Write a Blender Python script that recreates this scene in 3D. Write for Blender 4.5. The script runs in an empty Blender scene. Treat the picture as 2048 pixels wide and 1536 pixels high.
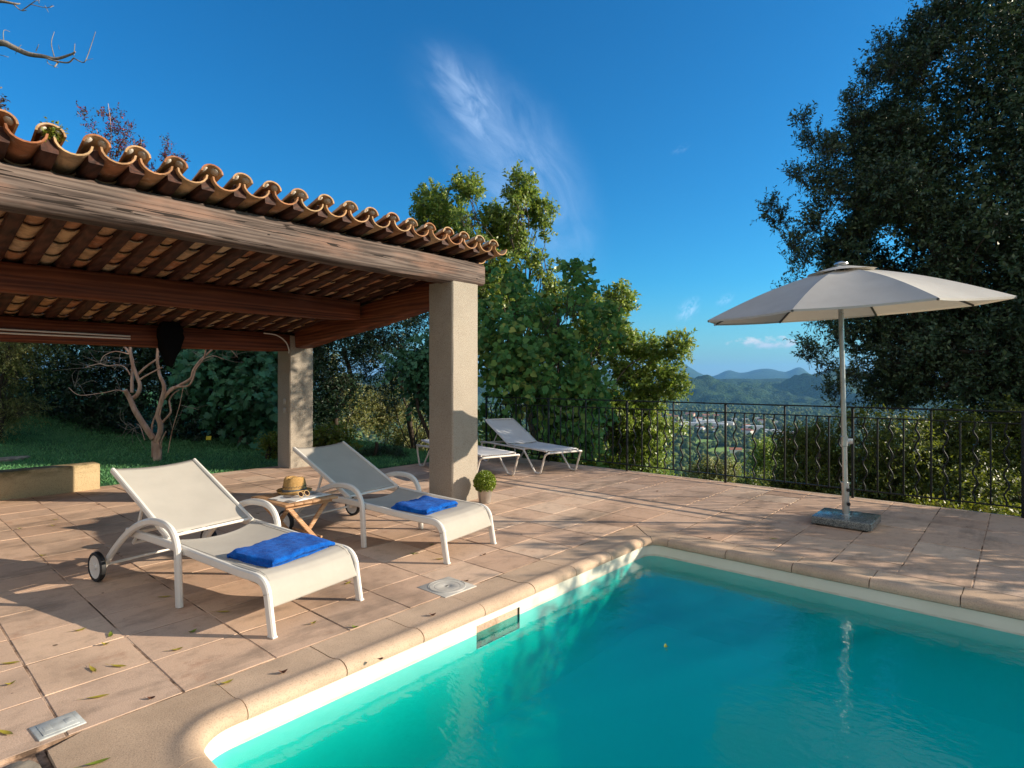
import bpy, bmesh, math, random
import numpy as np
from mathutils import Vector, Matrix

random.seed(7)
scene = bpy.context.scene
C = scene.collection
R = math.radians

# ------------------------------------------------------------------ camera
cam_d = bpy.data.cameras.new('camera')
cam = bpy.data.objects.new('camera', cam_d)
C.objects.link(cam)
cam.location = (0, 0, 1.40)
cam.rotation_euler = (R(90), 0, R(-48.6))
cam_d.sensor_width = 36
cam_d.lens = 20.48
cam_d.shift_y = -10 / 2048
cam_d.clip_start = 0.05
cam_d.clip_end = 60000
scene.camera = cam

# ------------------------------------------------------------------ sun, sky, exposure
SUN_EL = 19.0
SUN_AZ = 140.4                       # clockwise from +Y
sv = Vector((math.sin(R(SUN_AZ)) * math.cos(R(SUN_EL)), math.cos(R(SUN_AZ)) * math.cos(R(SUN_EL)), math.sin(R(SUN_EL))))
sun_d = bpy.data.lights.new('sun', 'SUN')
sun_d.energy = 4.9
sun_d.angle = R(0.3)
sun_d.color = (1.0, 0.86, 0.68)
sun = bpy.data.objects.new('sun', sun_d)
C.objects.link(sun)
sun.rotation_euler = sv.to_track_quat('Z', 'Y').to_euler()

world = bpy.data.worlds.new('World')
scene.world = world
world.use_nodes = True
wt = world.node_tree
for n in list(wt.nodes):
    wt.nodes.remove(n)


def nd(t, typ, props=None, **ins):
    n = t.nodes.new(typ)
    for k, v in (props or {}).items():
        setattr(n, k, v)
    for k, v in ins.items():
        key = int(k[1:]) if k[0] == 'i' and k[1:].isdigit() else k.replace('_', ' ')
        s = n.inputs[key]
        if hasattr(v, 'is_output') or isinstance(v, bpy.types.NodeSocket):
            t.links.new(v, s)
        else:
            s.default_value = v
    return n


def mth(t, op, a, b=0.0, c=None, clamp=False):
    kw = dict(i0=a, i1=b)
    if c is not None:
        kw['i2'] = c
    return nd(t, 'ShaderNodeMath', dict(operation=op, use_clamp=clamp), **kw).outputs[0]


def mixc(t, fac, a, b, mode='MIX'):
    n = t.nodes.new('ShaderNodeMix')
    n.data_type = 'RGBA'
    n.blend_type = mode
    for s, v in ((n.inputs[0], fac), (n.inputs[6], a), (n.inputs[7], b)):
        if isinstance(v, bpy.types.NodeSocket):
            t.links.new(v, s)
        else:
            s.default_value = v if not isinstance(v, tuple) or len(v) == 4 else (*v, 1)
    return n.outputs[2]


def ramp(t, fac, stops, interp='LINEAR'):
    n = t.nodes.new('ShaderNodeValToRGB')
    n.color_ramp.interpolation = interp
    e = n.color_ramp.elements
    while len(e) < len(stops):
        e.new(0.5)
    for k, (p, c) in enumerate(stops):
        e[k].position = p
        if not isinstance(c, tuple):
            c = (c, c, c)
        e[k].color = (*c[:3], 1)
    t.links.new(fac, n.inputs[0])
    return n.outputs[0]


def noise(t, vec, scale, detail=4, rough=0.55, dist=0.0):
    return nd(t, 'ShaderNodeTexNoise', None, Vector=vec, Scale=scale, Detail=detail, Roughness=rough, Distortion=dist)


def mapping(t, vec, scale=(1, 1, 1), loc=(0, 0, 0), rot=(0, 0, 0)):
    return nd(t, 'ShaderNodeMapping', None, Vector=vec, Scale=scale, Location=loc, Rotation=rot).outputs[0]


# the sky itself, with thin cirrus and a small bank of cumulus low over the hills
sky = nd(wt, 'ShaderNodeTexSky', dict(sky_type='NISHITA', sun_disc=False, sun_elevation=R(SUN_EL), sun_rotation=R(SUN_AZ),
                                      altitude=300, air_density=1.0, dust_density=0.9, ozone_density=3.5))
hs = nd(wt, 'ShaderNodeHueSaturation', None, Hue=0.5, Saturation=1.25, Value=1.0, Color=sky.outputs[0])
clear = mixc(wt, 1.0, hs.outputs[0], (0.26, 0.86, 0.98, 1), 'MULTIPLY')
gen = nd(wt, 'ShaderNodeTexCoord').outputs['Generated']
# paler air low over the hills, and a bright pale patch added behind the camera, unseen, as fill light
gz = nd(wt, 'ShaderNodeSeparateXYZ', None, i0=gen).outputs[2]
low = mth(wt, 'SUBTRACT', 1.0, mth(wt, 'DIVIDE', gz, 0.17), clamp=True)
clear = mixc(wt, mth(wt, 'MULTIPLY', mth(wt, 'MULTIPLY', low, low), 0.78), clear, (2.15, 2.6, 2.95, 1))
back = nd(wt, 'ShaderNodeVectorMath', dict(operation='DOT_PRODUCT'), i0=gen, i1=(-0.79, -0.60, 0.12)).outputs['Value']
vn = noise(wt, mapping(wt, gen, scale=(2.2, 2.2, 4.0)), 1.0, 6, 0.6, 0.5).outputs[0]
fill_sky = mth(wt, 'MULTIPLY', mth(wt, 'ADD', mth(wt, 'MULTIPLY', back, 1.9), 0.05), mth(wt, 'ADD', 0.35, mth(wt, 'MULTIPLY', vn, 1.1)), clamp=True)
fill_sky = mth(wt, 'MULTIPLY', fill_sky, mth(wt, 'ADD', mth(wt, 'MULTIPLY', gz, 6.0), 0.3, clamp=True))
clear = mixc(wt, fill_sky, clear, (3.7, 3.75, 3.85, 1))


def dirvec(az, el):
    a, e = R(az), R(el)
    return Vector((math.cos(a) * math.cos(e), math.sin(a) * math.cos(e), math.sin(e)))


def sky_patch(az, el, along, half_len, half_wid, roll, soft=1.0):
    """soft elliptical patch of sky around a bearing (az from +X, el above the horizon)"""
    c = dirvec(az, el)
    rt = Vector((math.sin(R(az)), -math.cos(R(az)), 0))
    up = rt.cross(c)
    u = rt * math.cos(R(roll)) + up * math.sin(R(roll))
    v = -rt * math.sin(R(roll)) + up * math.cos(R(roll))
    du = nd(wt, 'ShaderNodeVectorMath', dict(operation='DOT_PRODUCT'), i0=gen, i1=tuple(u)).outputs['Value']
    dv = nd(wt, 'ShaderNodeVectorMath', dict(operation='DOT_PRODUCT'), i0=gen, i1=tuple(v)).outputs['Value']
    dc = nd(wt, 'ShaderNodeVectorMath', dict(operation='DOT_PRODUCT'), i0=gen, i1=tuple(c)).outputs['Value']
    front = mth(wt, 'GREATER_THAN', dc, 0.2)
    return du, dv, front


def ell(du, dv, a, b):
    e = mth(wt, 'ADD', mth(wt, 'POWER', mth(wt, 'ABSOLUTE', mth(wt, 'DIVIDE', du, a)), 2.0),
            mth(wt, 'POWER', mth(wt, 'ABSOLUTE', mth(wt, 'DIVIDE', dv, b)), 2.0))
    return mth(wt, 'SUBTRACT', 1.0, e, clamp=True)


def wisp(az, el, hl, hw, roll, scale, stretch, thr, gain, bend=0.0):
    du, dv, fr = sky_patch(az, el, 0, hl, hw, roll)
    dvb = mth(wt, 'ADD', dv, mth(wt, 'MULTIPLY', mth(wt, 'MULTIPLY', du, du), bend))
    comb = nd(wt, 'ShaderNodeCombineXYZ', None, i0=du, i1=dvb, i2=0.0).outputs[0]
    m = mapping(wt, comb, scale=(scale, scale * stretch, 1))
    n1 = noise(wt, m, 1.0, 9, 0.62, 0.9).outputs[0]
    n2 = noise(wt, mapping(wt, comb, scale=(scale * 0.35, scale * 0.5, 1), loc=(3, 1, 0)), 1.0, 3, 0.5).outputs[0]
    f = ell(du, dvb, hl, hw)
    f = mth(wt, 'MULTIPLY', f, f)
    den = mth(wt, 'SUBTRACT', mth(wt, 'ADD', n1, mth(wt, 'MULTIPLY', n2, 0.4)), thr, clamp=True)
    return mth(wt, 'MULTIPLY', mth(wt, 'MULTIPLY', mth(wt, 'MULTIPLY', den, f), fr), gain, clamp=True)


w1 = wisp(40.4, 19.6, 0.27, 0.115, -55, 8, 2.2, 0.46, 0.75, 0.6)
w1b = wisp(45.0, 25.0, 0.13, 0.055, -50, 13, 2.6, 0.50, 1.3, 0.5)
w2 = wisp(24.6, 6.5, 0.030, 0.020, 50, 60, 2.0, 0.6, 2.0)
w3 = wisp(21.3, 7.3, 0.02, 0.010, 30, 70, 2.0, 0.6, 1.4)
w4 = wisp(25.2, 20.8, 0.020, 0.008, 25, 70, 2.0, 0.66, 0.8)
cirrus = mth(wt, 'MAXIMUM', mth(wt, 'MAXIMUM', w1, w1b), mth(wt, 'MAXIMUM', w2, mth(wt, 'MAXIMUM', w3, w4)))
cirrus = mth(wt, 'MINIMUM', cirrus, 0.40)
# cumulus: flat base, billowing top
du, dv, fr = sky_patch(17.9, 3.2, 0, 1, 1, 0)
comb = nd(wt, 'ShaderNodeCombineXYZ', None, i0=du, i1=dv, i2=0.0).outputs[0]
nb = noise(wt, mapping(wt, comb, scale=(42, 75, 1)), 1.0, 6, 0.55).outputs[0]
env = ell(du, mth(wt, 'SUBTRACT', dv, mth(wt, 'MULTIPLY', du, 0.03)), 0.066, 0.016)
cum = mth(wt, 'MULTIPLY', mth(wt, 'SUBTRACT', mth(wt, 'ADD', mth(wt, 'MULTIPLY', nb, 3.0), mth(wt, 'MULTIPLY', env, 0.9)), 1.98), 1.9, clamp=True)
cum = mth(wt, 'MULTIPLY', mth(wt, 'MULTIPLY', cum, mth(wt, 'GREATER_THAN', env, 0.001)), fr)
cum = mth(wt, 'MULTIPLY', cum, mth(wt, 'MULTIPLY', mth(wt, 'ADD', dv, 0.0105), 160.0, clamp=True))
lit = mth(wt, 'ADD', mth(wt, 'ADD', mth(wt, 'MULTIPLY', dv, 45.0), 0.0), nb, clamp=True)
cumcol = mixc(wt, lit, (2.4, 3.3, 4.3, 1), (4.9, 4.9, 5.0, 1))
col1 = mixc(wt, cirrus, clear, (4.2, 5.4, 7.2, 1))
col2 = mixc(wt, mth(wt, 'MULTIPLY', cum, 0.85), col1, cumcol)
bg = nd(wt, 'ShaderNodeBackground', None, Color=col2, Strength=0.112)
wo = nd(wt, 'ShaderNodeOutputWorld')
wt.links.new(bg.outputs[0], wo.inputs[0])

scene.view_settings.view_transform = 'Standard'
scene.view_settings.look = 'None'
scene.view_settings.exposure = 0.80
scene.view_settings.gamma = 1
scene.view_settings.use_curve_mapping = False
scene.render.engine = 'CYCLES'
scene.cycles.use_denoising = True
scene.cycles.max_bounces = 8
scene.cycles.diffuse_bounces = 4
scene.cycles.glossy_bounces = 3
scene.cycles.transmission_bounces = 4
scene.cycles.transparent_max_bounces = 12
scene.cycles.volume_bounces = 0
scene.cycles.sample_clamp_indirect = 6

# ------------------------------------------------------------------ helpers: tagging


def tag(o, label=None, cat=None, group=None, kind=None):
    if label:
        o['label'] = label
    if cat:
        o['category'] = cat
    if group:
        o['group'] = group
    if kind:
        o['kind'] = kind
    return o


def empty(name, loc=(0, 0, 0), rz=0.0, label=None, cat=None, group=None):
    o = bpy.data.objects.new(name, None)
    C.objects.link(o)
    o.location = loc
    o.rotation_euler = (0, 0, R(rz))
    o.empty_display_size = 0.2
    return tag(o, label, cat, group)


def link_mesh(name, me, mat, parent=None, loc=None):
    o = bpy.data.objects.new(name, me)
    if mat is not None:
        me.materials.append(mat)
    C.objects.link(o)
    if parent is not None:
        o.parent = parent
    if loc is not None:
        o.location = loc
    return o


def copy_tree(o, parent=None):
    c = o.copy()
    C.objects.link(c)
    c.parent = parent
    for ch in list(o.children):
        copy_tree(ch, c)
    return c


# ------------------------------------------------------------------ helpers: shapes


class MB:
    def __init__(self):
        self.v, self.f = [], []

    def add(self, vs, fs):
        b = len(self.v)
        self.v.extend([tuple(p) for p in vs])
        self.f.extend([tuple(b + i for i in q) for q in fs])

    def box(self, x0, y0, z0, x1, y1, z1, bevel=0.0, seg=2, mtx=None):
        bm = bmesh.new()
        bmesh.ops.create_cube(bm, size=1)
        for v in bm.verts:
            v.co = Vector(((x0 + x1) / 2 + v.co.x * (x1 - x0), (y0 + y1) / 2 + v.co.y * (y1 - y0), (z0 + z1) / 2 + v.co.z * (z1 - z0)))
        if bevel > 0:
            bmesh.ops.bevel(bm, geom=bm.edges[:], offset=bevel, segments=seg, affect='EDGES', profile=0.5)
        if mtx is not None:
            bmesh.ops.transform(bm, matrix=mtx, verts=bm.verts)
        bm.verts.index_update()
        self.add([v.co for v in bm.verts], [[v.index for v in f.verts] for f in bm.faces])
        bm.free()

    def sweep(self, path, section, ref=None, cap=True, scales=None):
        """sweep a closed 2-D section along a 3-D path; ref fixes the section's first axis"""
        P = [Vector(p) for p in path]
        n, m = len(P), len(section)
        tang = []
        for i in range(n):
            a, b = P[max(0, i - 1)], P[min(n - 1, i + 1)]
            d = b - a
            tang.append(d.normalized() if d.length > 1e-9 else Vector((0, 0, 1)))
        if ref is not None:
            U = [Vector(ref)] * n
            U = [(u - t * u.dot(t)).normalized() for u, t in zip(U, tang)]
        else:
            t0 = tang[0]
            u = Vector((0, 0, 1)) if abs(t0.z) < 0.9 else Vector((1, 0, 0))
            u = (u - t0 * u.dot(t0)).normalized()
            U = [u]
            for i in range(1, n):
                u = U[-1] - tang[i] * U[-1].dot(tang[i])
                U.append(u.normalized() if u.length > 1e-6 else U[-1])
        vs = []
        for i in range(n):
            w = tang[i].cross(U[i])
            s = 1 if scales is None else scales[i]
            for (a, b) in section:
                vs.append(P[i] + U[i] * (a * s) + w * (b * s))
        fs = []
        for i in range(n - 1):
            for j in range(m):
                k = (j + 1) % m
                fs.append((i * m + j, i * m + k, (i + 1) * m + k, (i + 1) * m + j))
        if cap:
            fs.append(tuple(range(m - 1, -1, -1)))
            fs.append(tuple((n - 1) * m + j for j in range(m)))
        self.add(vs, fs)

    def tube(self, path, r, n=8, cap=True):
        rs = r if isinstance(r, (list, tuple)) else [r] * len(path)
        sec = [(math.cos(2 * math.pi * k / n), math.sin(2 * math.pi * k / n)) for k in range(n)]
        self.sweep(path, sec, cap=cap, scales=rs)

    def lathe(self, prof, n=24, c=(0, 0, 0), mtx=None, cap=True):
        vs, fs = [], []
        for (r, z) in prof:
            for k in range(n):
                a = 2 * math.pi * k / n
                p = Vector((r * math.cos(a), r * math.sin(a), z))
                if mtx is not None:
                    p = mtx @ p
                vs.append(p + Vector(c))
        for i in range(len(prof) - 1):
            for k in range(n):
                l = (k + 1) % n
                fs.append((i * n + k, i * n + l, (i + 1) * n + l, (i + 1) * n + k))
        if cap and prof[0] != prof[-1]:
            cap = True
        else:
            cap = False
        if cap and prof[0][0] > 1e-6:
            fs.append(tuple(range(n - 1, -1, -1)))
        if cap and prof[-1][0] > 1e-6:
            fs.append(tuple((len(prof) - 1) * n + k for k in range(n)))
        self.add(vs, fs)

    def prism(self, poly, z0, z1):
        n = len(poly)
        vs = [(x, y, z0) for x, y in poly] + [(x, y, z1) for x, y in poly]
        fs = [tuple(range(n - 1, -1, -1)), tuple(range(n, 2 * n))]
        for i in range(n):
            j = (i + 1) % n
            fs.append((i, j, n + j, n + i))
        self.add(vs, fs)

    def grid(self, fn, nu, nv):
        vs = [fn(i / nu, j / nv) for i in range(nu + 1) for j in range(nv + 1)]
        fs = [(i * (nv + 1) + j, (i + 1) * (nv + 1) + j, (i + 1) * (nv + 1) + j + 1, i * (nv + 1) + j + 1)
              for i in range(nu) for j in range(nv)]
        self.add(vs, fs)

    def mesh(self, name, smooth=True, angle=38, fix=True):
        me = bpy.data.meshes.new(name)
        me.from_pydata(self.v, [], self.f)
        if fix:
            bm = bmesh.new()
            bm.from_mesh(me)
            bmesh.ops.recalc_face_normals(bm, faces=bm.faces)
            bm.to_mesh(me)
            bm.free()
        if smooth:
            me.polygons.foreach_set('use_smooth', [True] * len(me.polygons))
            me.set_sharp_from_angle(angle=R(angle))
        me.update()
        return me

    def build(self, name, mat, parent=None, loc=None, smooth=True, angle=38, fix=True):
        return link_mesh(name, self.mesh(name, smooth, angle, fix), mat, parent, loc)


def rect_sec(w, h, b):
    """rounded rectangle section"""
    x, y = w / 2, h / 2
    return [(-x + b, -y), (x - b, -y), (x, -y + b), (x, y - b), (x - b, y), (-x + b, y), (-x, y - b), (-x, -y + b)]


def smooth_path(pts, n=6):
    """Catmull-Rom through pts"""
    P = [Vector(p) for p in pts]
    out = []
    for i in range(len(P) - 1):
        p0, p1, p2, p3 = P[max(0, i - 1)], P[i], P[i + 1], P[min(len(P) - 1, i + 2)]
        for k in range(n):
            t = k / n
            out.append(0.5 * ((2 * p1) + (p2 - p0) * t + (2 * p0 - 5 * p1 + 4 * p2 - p3) * t * t + (3 * p1 - p0 - 3 * p2 + p3) * t ** 3))
    out.append(P[-1])
    return out


def smooth_vals(vals, n=6):
    out = []
    for a, b in zip(vals[:-1], vals[1:]):
        out += [a + (b - a) * k / n for k in range(n)]
    return out + [vals[-1]]


def np_mesh(name, V, quads, mat, parent=None, smooth=False, tris=False):
    """fast mesh from numpy arrays"""
    k = quads.shape[1]
    me = bpy.data.meshes.new(name)
    me.vertices.add(len(V))
    me.vertices.foreach_set('co', np.ascontiguousarray(V, dtype=np.float32).ravel())
    me.loops.add(quads.size)
    me.loops.foreach_set('vertex_index', np.ascontiguousarray(quads, dtype=np.int32).ravel())
    me.polygons.add(len(quads))
    me.polygons.foreach_set('loop_start', np.arange(0, quads.size, k, dtype=np.int32))
    me.polygons.foreach_set('loop_total', np.full(len(quads), k, dtype=np.int32))
    if smooth:
        me.polygons.foreach_set('use_smooth', np.ones(len(quads), dtype=bool))
    me.update(calc_edges=True)
    me.validate()
    return link_mesh(name, me, mat, parent)

# ------------------------------------------------------------------ materials


def material(name):
    m = bpy.data.materials.new(name)
    m.use_nodes = True
    t = m.node_tree
    for n in list(t.nodes):
        t.nodes.remove(n)
    out = nd(t, 'ShaderNodeOutputMaterial')
    return m, t, out


def principled(t, out, color, rough=0.6, normal=None, metallic=0.0, spec=0.4, **kw):
    p = nd(t, 'ShaderNodeBsdfPrincipled')
    for k, v in (('Base Color', color), ('Roughness', rough), ('Metallic', metallic), ('Specular IOR Level', spec)):
        if isinstance(v, bpy.types.NodeSocket):
            t.links.new(v, p.inputs[k])
        else:
            p.inputs[k].default_value = (*v, 1) if isinstance(v, tuple) and len(v) == 3 else v
    for k, v in kw.items():
        p.inputs[k.replace('_', ' ')].default_value = v
    if normal is not None:
        t.links.new(normal, p.inputs['Normal'])
    if out is not None:
        t.links.new(p.outputs[0], out.inputs[0])
    return p


def objco(t):
    return nd(t, 'ShaderNodeTexCoord').outputs['Object']


def island(t):
    return nd(t, 'ShaderNodeNewGeometry').outputs['Random Per Island']


def worldpos(t):
    return nd(t, 'ShaderNodeNewGeometry').outputs['Position']


def bump(t, h, strength=0.3, dist=0.01):
    return nd(t, 'ShaderNodeBump', None, Height=h, Strength=strength, Distance=dist).outputs[0]


def plain(name, col, rough=0.5, metallic=0.0, spec=0.4, var=0.12, scale=12, bumps=0.0, bscale=80, **kw):
    """one colour broken by wear: soft noise in tone, roughness and relief"""
    m, t, out = material(name)
    co = objco(t)
    n = noise(t, co, scale, 5, 0.6).outputs[0]
    a = tuple(c * (1 - var) for c in col)
    b = tuple(min(1, c * (1 + var)) for c in col)
    c = ramp(t, n, [(0.3, a), (0.7, b)])
    rg = mth(t, 'ADD', rough - 0.08, mth(t, 'MULTIPLY', n, 0.16))
    nm = None
    if bumps > 0:
        nm = bump(t, noise(t, co, bscale, 3, 0.6).outputs[0], bumps, 0.004)
    principled(t, out, c, rg, nm, metallic, spec, **kw)
    return m


def mat_tile():
    m, t, out = material('terracotta_paving')
    co = worldpos(t)
    isl = island(t)
    base = ramp(t, isl, [(0.0, (0.47, 0.31, 0.215)), (0.3, (0.56, 0.385, 0.275)), (0.6, (0.52, 0.365, 0.265)), (0.8, (0.58, 0.39, 0.27)), (1.0, (0.63, 0.465, 0.34))])
    n1 = noise(t, co, 1.1, 4, 0.6).outputs[0]
    st = ramp(t, n1, [(0.32, 0.62), (0.46, 1.0)])
    c = mixc(t, 0.85, base, st, 'MULTIPLY')
    n2 = noise(t, co, 9, 6, 0.7).outputs[0]
    c = mixc(t, 0.6, c, ramp(t, n2, [(0.32, 0.72), (0.5, 1.05)]), 'MULTIPLY')
    n3 = noise(t, co, 160, 3, 0.6).outputs[0]
    c = mixc(t, 0.5, c, ramp(t, n3, [(0.3, 0.7), (0.6, 1.1)]), 'MULTIPLY')
    # crumbs of bark and grit, moss in places, dark run-off stains
    vo = nd(t, 'ShaderNodeTexVoronoi', None, Vector=mapping(t, co, scale=(7, 7, 7)), Scale=1.0, Randomness=1.0)
    pick = nd(t, 'ShaderNodeSeparateColor', None, i0=vo.outputs['Color'])
    sp = mth(t, 'MULTIPLY', mth(t, 'LESS_THAN', vo.outputs['Distance'], mth(t, 'MULTIPLY', pick.outputs[0], 0.085)), mth(t, 'GREATER_THAN', pick.outputs[1], 0.62))
    c = mixc(t, mth(t, 'MULTIPLY', sp, 0.8), c, (0.055, 0.032, 0.018))
    n5 = noise(t, mapping(t, co, loc=(17, 2, 0), scale=(0.55, 1.6, 1)), 1.3, 6, 0.7).outputs[0]
    c = mixc(t, mth(t, 'MULTIPLY', ramp(t, n5, [(0.52, 0.0), (0.66, 1.0)]), 0.55), c, (0.13, 0.10, 0.075))
    # rust-red weathering spots
    n4 = noise(t, mapping(t, co, loc=(4, 9, 0)), 2.3, 5, 0.7).outputs[0]
    c = mixc(t, mth(t, 'MULTIPLY', ramp(t, n4, [(0.6, 0.0), (0.72, 1.0)]), 0.45), c, (0.27, 0.105, 0.05))
    nm = bump(t, mth(t, 'ADD', mth(t, 'MULTIPLY', n2, 1.5), n3), 0.55, 0.0028)
    principled(t, out, c, 0.82, nm, spec=0.2)
    return m


def mat_grout():
    m, t, out = material('mortar_joint')
    co = worldpos(t)
    n = noise(t, co, 3.5, 5, 0.65).outputs[0]
    n2 = noise(t, co, 60, 4, 0.65).outputs[0]
    c = ramp(t, n, [(0.4, (0.10, 0.065, 0.045)), (0.48, (0.33, 0.215, 0.145)), (0.62, (0.55, 0.395, 0.29))])
    principled(t, out, c, 0.9, bump(t, n2, 0.8, 0.006), spec=0.1)
    return m


def mat_coping():
    m, t, out = material('cast_stone_coping')
    co = worldpos(t)
    isl = island(t)
    c = ramp(t, isl, [(0.0, (0.46, 0.325, 0.22)), (0.5, (0.52, 0.37, 0.255)), (1.0, (0.56, 0.405, 0.285))])
    n1 = noise(t, co, 3.0, 5, 0.65).outputs[0]
    c = mixc(t, 0.7, c, ramp(t, n1, [(0.3, 0.68), (0.6, 1.05)]), 'MULTIPLY')
    n2 = noise(t, co, 140, 4, 0.7).outputs[0]
    c = mixc(t, 0.6, c, ramp(t, n2, [(0.34, 0.55), (0.5, 1.05)]), 'MULTIPLY')
    principled(t, out, c, 0.85, bump(t, n2, 0.5, 0.003), spec=0.2)
    return m


def mat_wood(name, dark, mid, pale, axis, fine=1.0, rough=0.75, weather=0.0):
    """timber with grain running along one axis (0 x, 1 y)"""
    m, t, out = material(name)
    co = objco(t)
    sc = [9.0, 9.0, 9.0]
    sc[axis] = 0.55
    st = mapping(t, co, scale=tuple(s * fine for s in sc))
    warp = noise(t, mapping(t, co, scale=tuple(s * 0.25 for s in sc)), 1.0, 3, 0.5)
    add = nd(t, 'ShaderNodeVectorMath', dict(operation='MULTIPLY_ADD'), i0=warp.outputs[1], i1=(2.2, 2.2, 2.2), i2=st).outputs[0]
    g1 = noise(t, add, 1.6, 8, 0.68).outputs[0]
    wv = nd(t, 'ShaderNodeTexWave', dict(wave_type='BANDS', bands_direction='Z'), Vector=add, Scale=0.9, Distortion=9.0, Detail=4.0, Detail_Scale=1.2).outputs['Fac']
    g = mth(t, 'ADD', mth(t, 'MULTIPLY', g1, 0.82), mth(t, 'MULTIPLY', wv, 0.18))
    c = ramp(t, g, [(0.30, dark), (0.50, mid), (0.72, pale)])
    big = noise(t, mapping(t, co, scale=(1.3, 1.3, 3)), 1.0, 4, 0.6).outputs[0]
    c = mixc(t, 0.6, c, ramp(t, big, [(0.3, 0.62), (0.65, 1.15)]), 'MULTIPLY')
    if weather:
        w = noise(t, mapping(t, co, scale=(1.0, 1.0, 4), loc=(2, 0, 1)), 1.4, 5, 0.6).outputs[0]
        c = mixc(t, mth(t, 'MULTIPLY', ramp(t, w, [(0.5, 0.0), (0.66, 1.0)]), weather), c, (0.30, 0.17, 0.12))
        # lengthwise drying cracks and a few nail holes
        ck = noise(t, mapping(t, co, scale=tuple((0.35 if k == axis else 11.0) for k in range(3))), 1.0, 3, 0.4).outputs[0]
        cr = mth(t, 'LESS_THAN', mth(t, 'ABSOLUTE', mth(t, 'SUBTRACT', ck, 0.5)), 0.0065)
        c = mixc(t, cr, c, (0.02, 0.013, 0.01))
        vo = nd(t, 'ShaderNodeTexVoronoi', None, Vector=mapping(t, co, scale=(2.6, 2.6, 6.0)), Scale=1.0, Randomness=0.8).outputs['Distance']
        c = mixc(t, mth(t, 'LESS_THAN', vo, 0.035), c, (0.012, 0.009, 0.008))
    h = mth(t, 'ADD', g1, mth(t, 'MULTIPLY', wv, 0.4))
    principled(t, out, c, rough, bump(t, h, 0.55, 0.006), spec=0.25)
    return m


def mat_roof_tile():
    m, t, out = material('canal_tile_clay')
    co = worldpos(t)
    isl = island(t)
    c = ramp(t, isl, [(0.0, (0.33, 0.125, 0.06)), (0.22, (0.47, 0.27, 0.13)), (0.45, (0.52, 0.35, 0.19)), (0.62, (0.38, 0.165, 0.08)),
                      (0.8, (0.46, 0.28, 0.15)), (1.0, (0.55, 0.41, 0.26))])
    n1 = noise(t, co, 7, 5, 0.7, 0.6).outputs[0]
    c = mixc(t, 0.8, c, ramp(t, n1, [(0.34, 0.35), (0.58, 1.05)]), 'MULTIPLY')
    n2 = noise(t, mapping(t, co, loc=(3, 3, 3)), 11, 6, 0.7).outputs[0]
    c = mixc(t, mth(t, 'MULTIPLY', ramp(t, n2, [(0.55, 0.0), (0.68, 1.0)]), 0.5), c, (0.50, 0.40, 0.30))
    n3 = noise(t, co, 90, 3, 0.6).outputs[0]
    principled(t, out, c, 0.85, bump(t, mth(t, 'ADD', n3, n1), 0.4, 0.005), spec=0.15)
    return m


def mat_stucco(name, col, speck, stain=None):
    m, t, out = material(name)
    co = worldpos(t)
    v = noise(t, co, 130, 3, 0.65).outputs[0]
    c = ramp(t, v, [(0.34, speck), (0.47, col)])
    n = noise(t, co, 2.2, 5, 0.6).outputs[0]
    c = mixc(t, 0.5, c, ramp(t, n, [(0.3, 0.75), (0.62, 1.05)]), 'MULTIPLY')
    if stain:
        sep = nd(t, 'ShaderNodeSeparateXYZ', None, i0=co)
        z = sep.outputs[2]
        up = mth(t, 'MULTIPLY', mth(t, 'SUBTRACT', z, stain[0]), stain[1], clamp=True)
        k = mth(t, 'MULTIPLY', up, ramp(t, noise(t, mapping(t, co, scale=(4, 4, 9)), 1.0, 6, 0.7).outputs[0], [(0.38, 0.0), (0.58, 1.0)]))
        c = mixc(t, mth(t, 'MULTIPLY', k, 0.8), c, stain[2])
    n2 = noise(t, co, 75, 4, 0.7).outputs[0]
    principled(t, out, c, 0.9, bump(t, mth(t, 'ADD', n2, v), 0.75, 0.006), spec=0.15)
    return m


def mat_leaf(name, cols, rough=0.42, trans=0.3, tint=(0.30, 0.42, 0.04), clump=1.3, spec=0.45):
    m, t, out = material(name)
    isl = island(t)
    c = ramp(t, isl, [(k / (len(cols) - 1), c) for k, c in enumerate(cols)])
    n = noise(t, worldpos(t), clump, 3, 0.6).outputs[0]
    c = mixc(t, 0.7, c, ramp(t, n, [(0.3, 0.70), (0.68, 1.30)]), 'MULTIPLY')
    p = principled(t, None, c, rough, spec=spec)
    tr = nd(t, 'ShaderNodeBsdfTranslucent', None, Color=mixc(t, 0.55, c, (*tint, 1)))
    mx = nd(t, 'ShaderNodeMixShader', None, Fac=trans)
    t.links.new(p.outputs[0], mx.inputs[1])
    t.links.new(tr.outputs[0], mx.inputs[2])
    t.links.new(mx.outputs[0], out.inputs[0])
    return m


def mat_bark(name, a, b, scale=9, streak=(6, 6, 1.2), bumps=0.7):
    m, t, out = material(name)
    co = objco(t)
    n = noise(t, mapping(t, co, scale=streak), scale, 6, 0.7, 0.4).outputs[0]
    c = ramp(t, n, [(0.32, a), (0.66, b)])
    principled(t, out, c, 0.85, bump(t, n, bumps, 0.012), spec=0.15)
    return m


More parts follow.
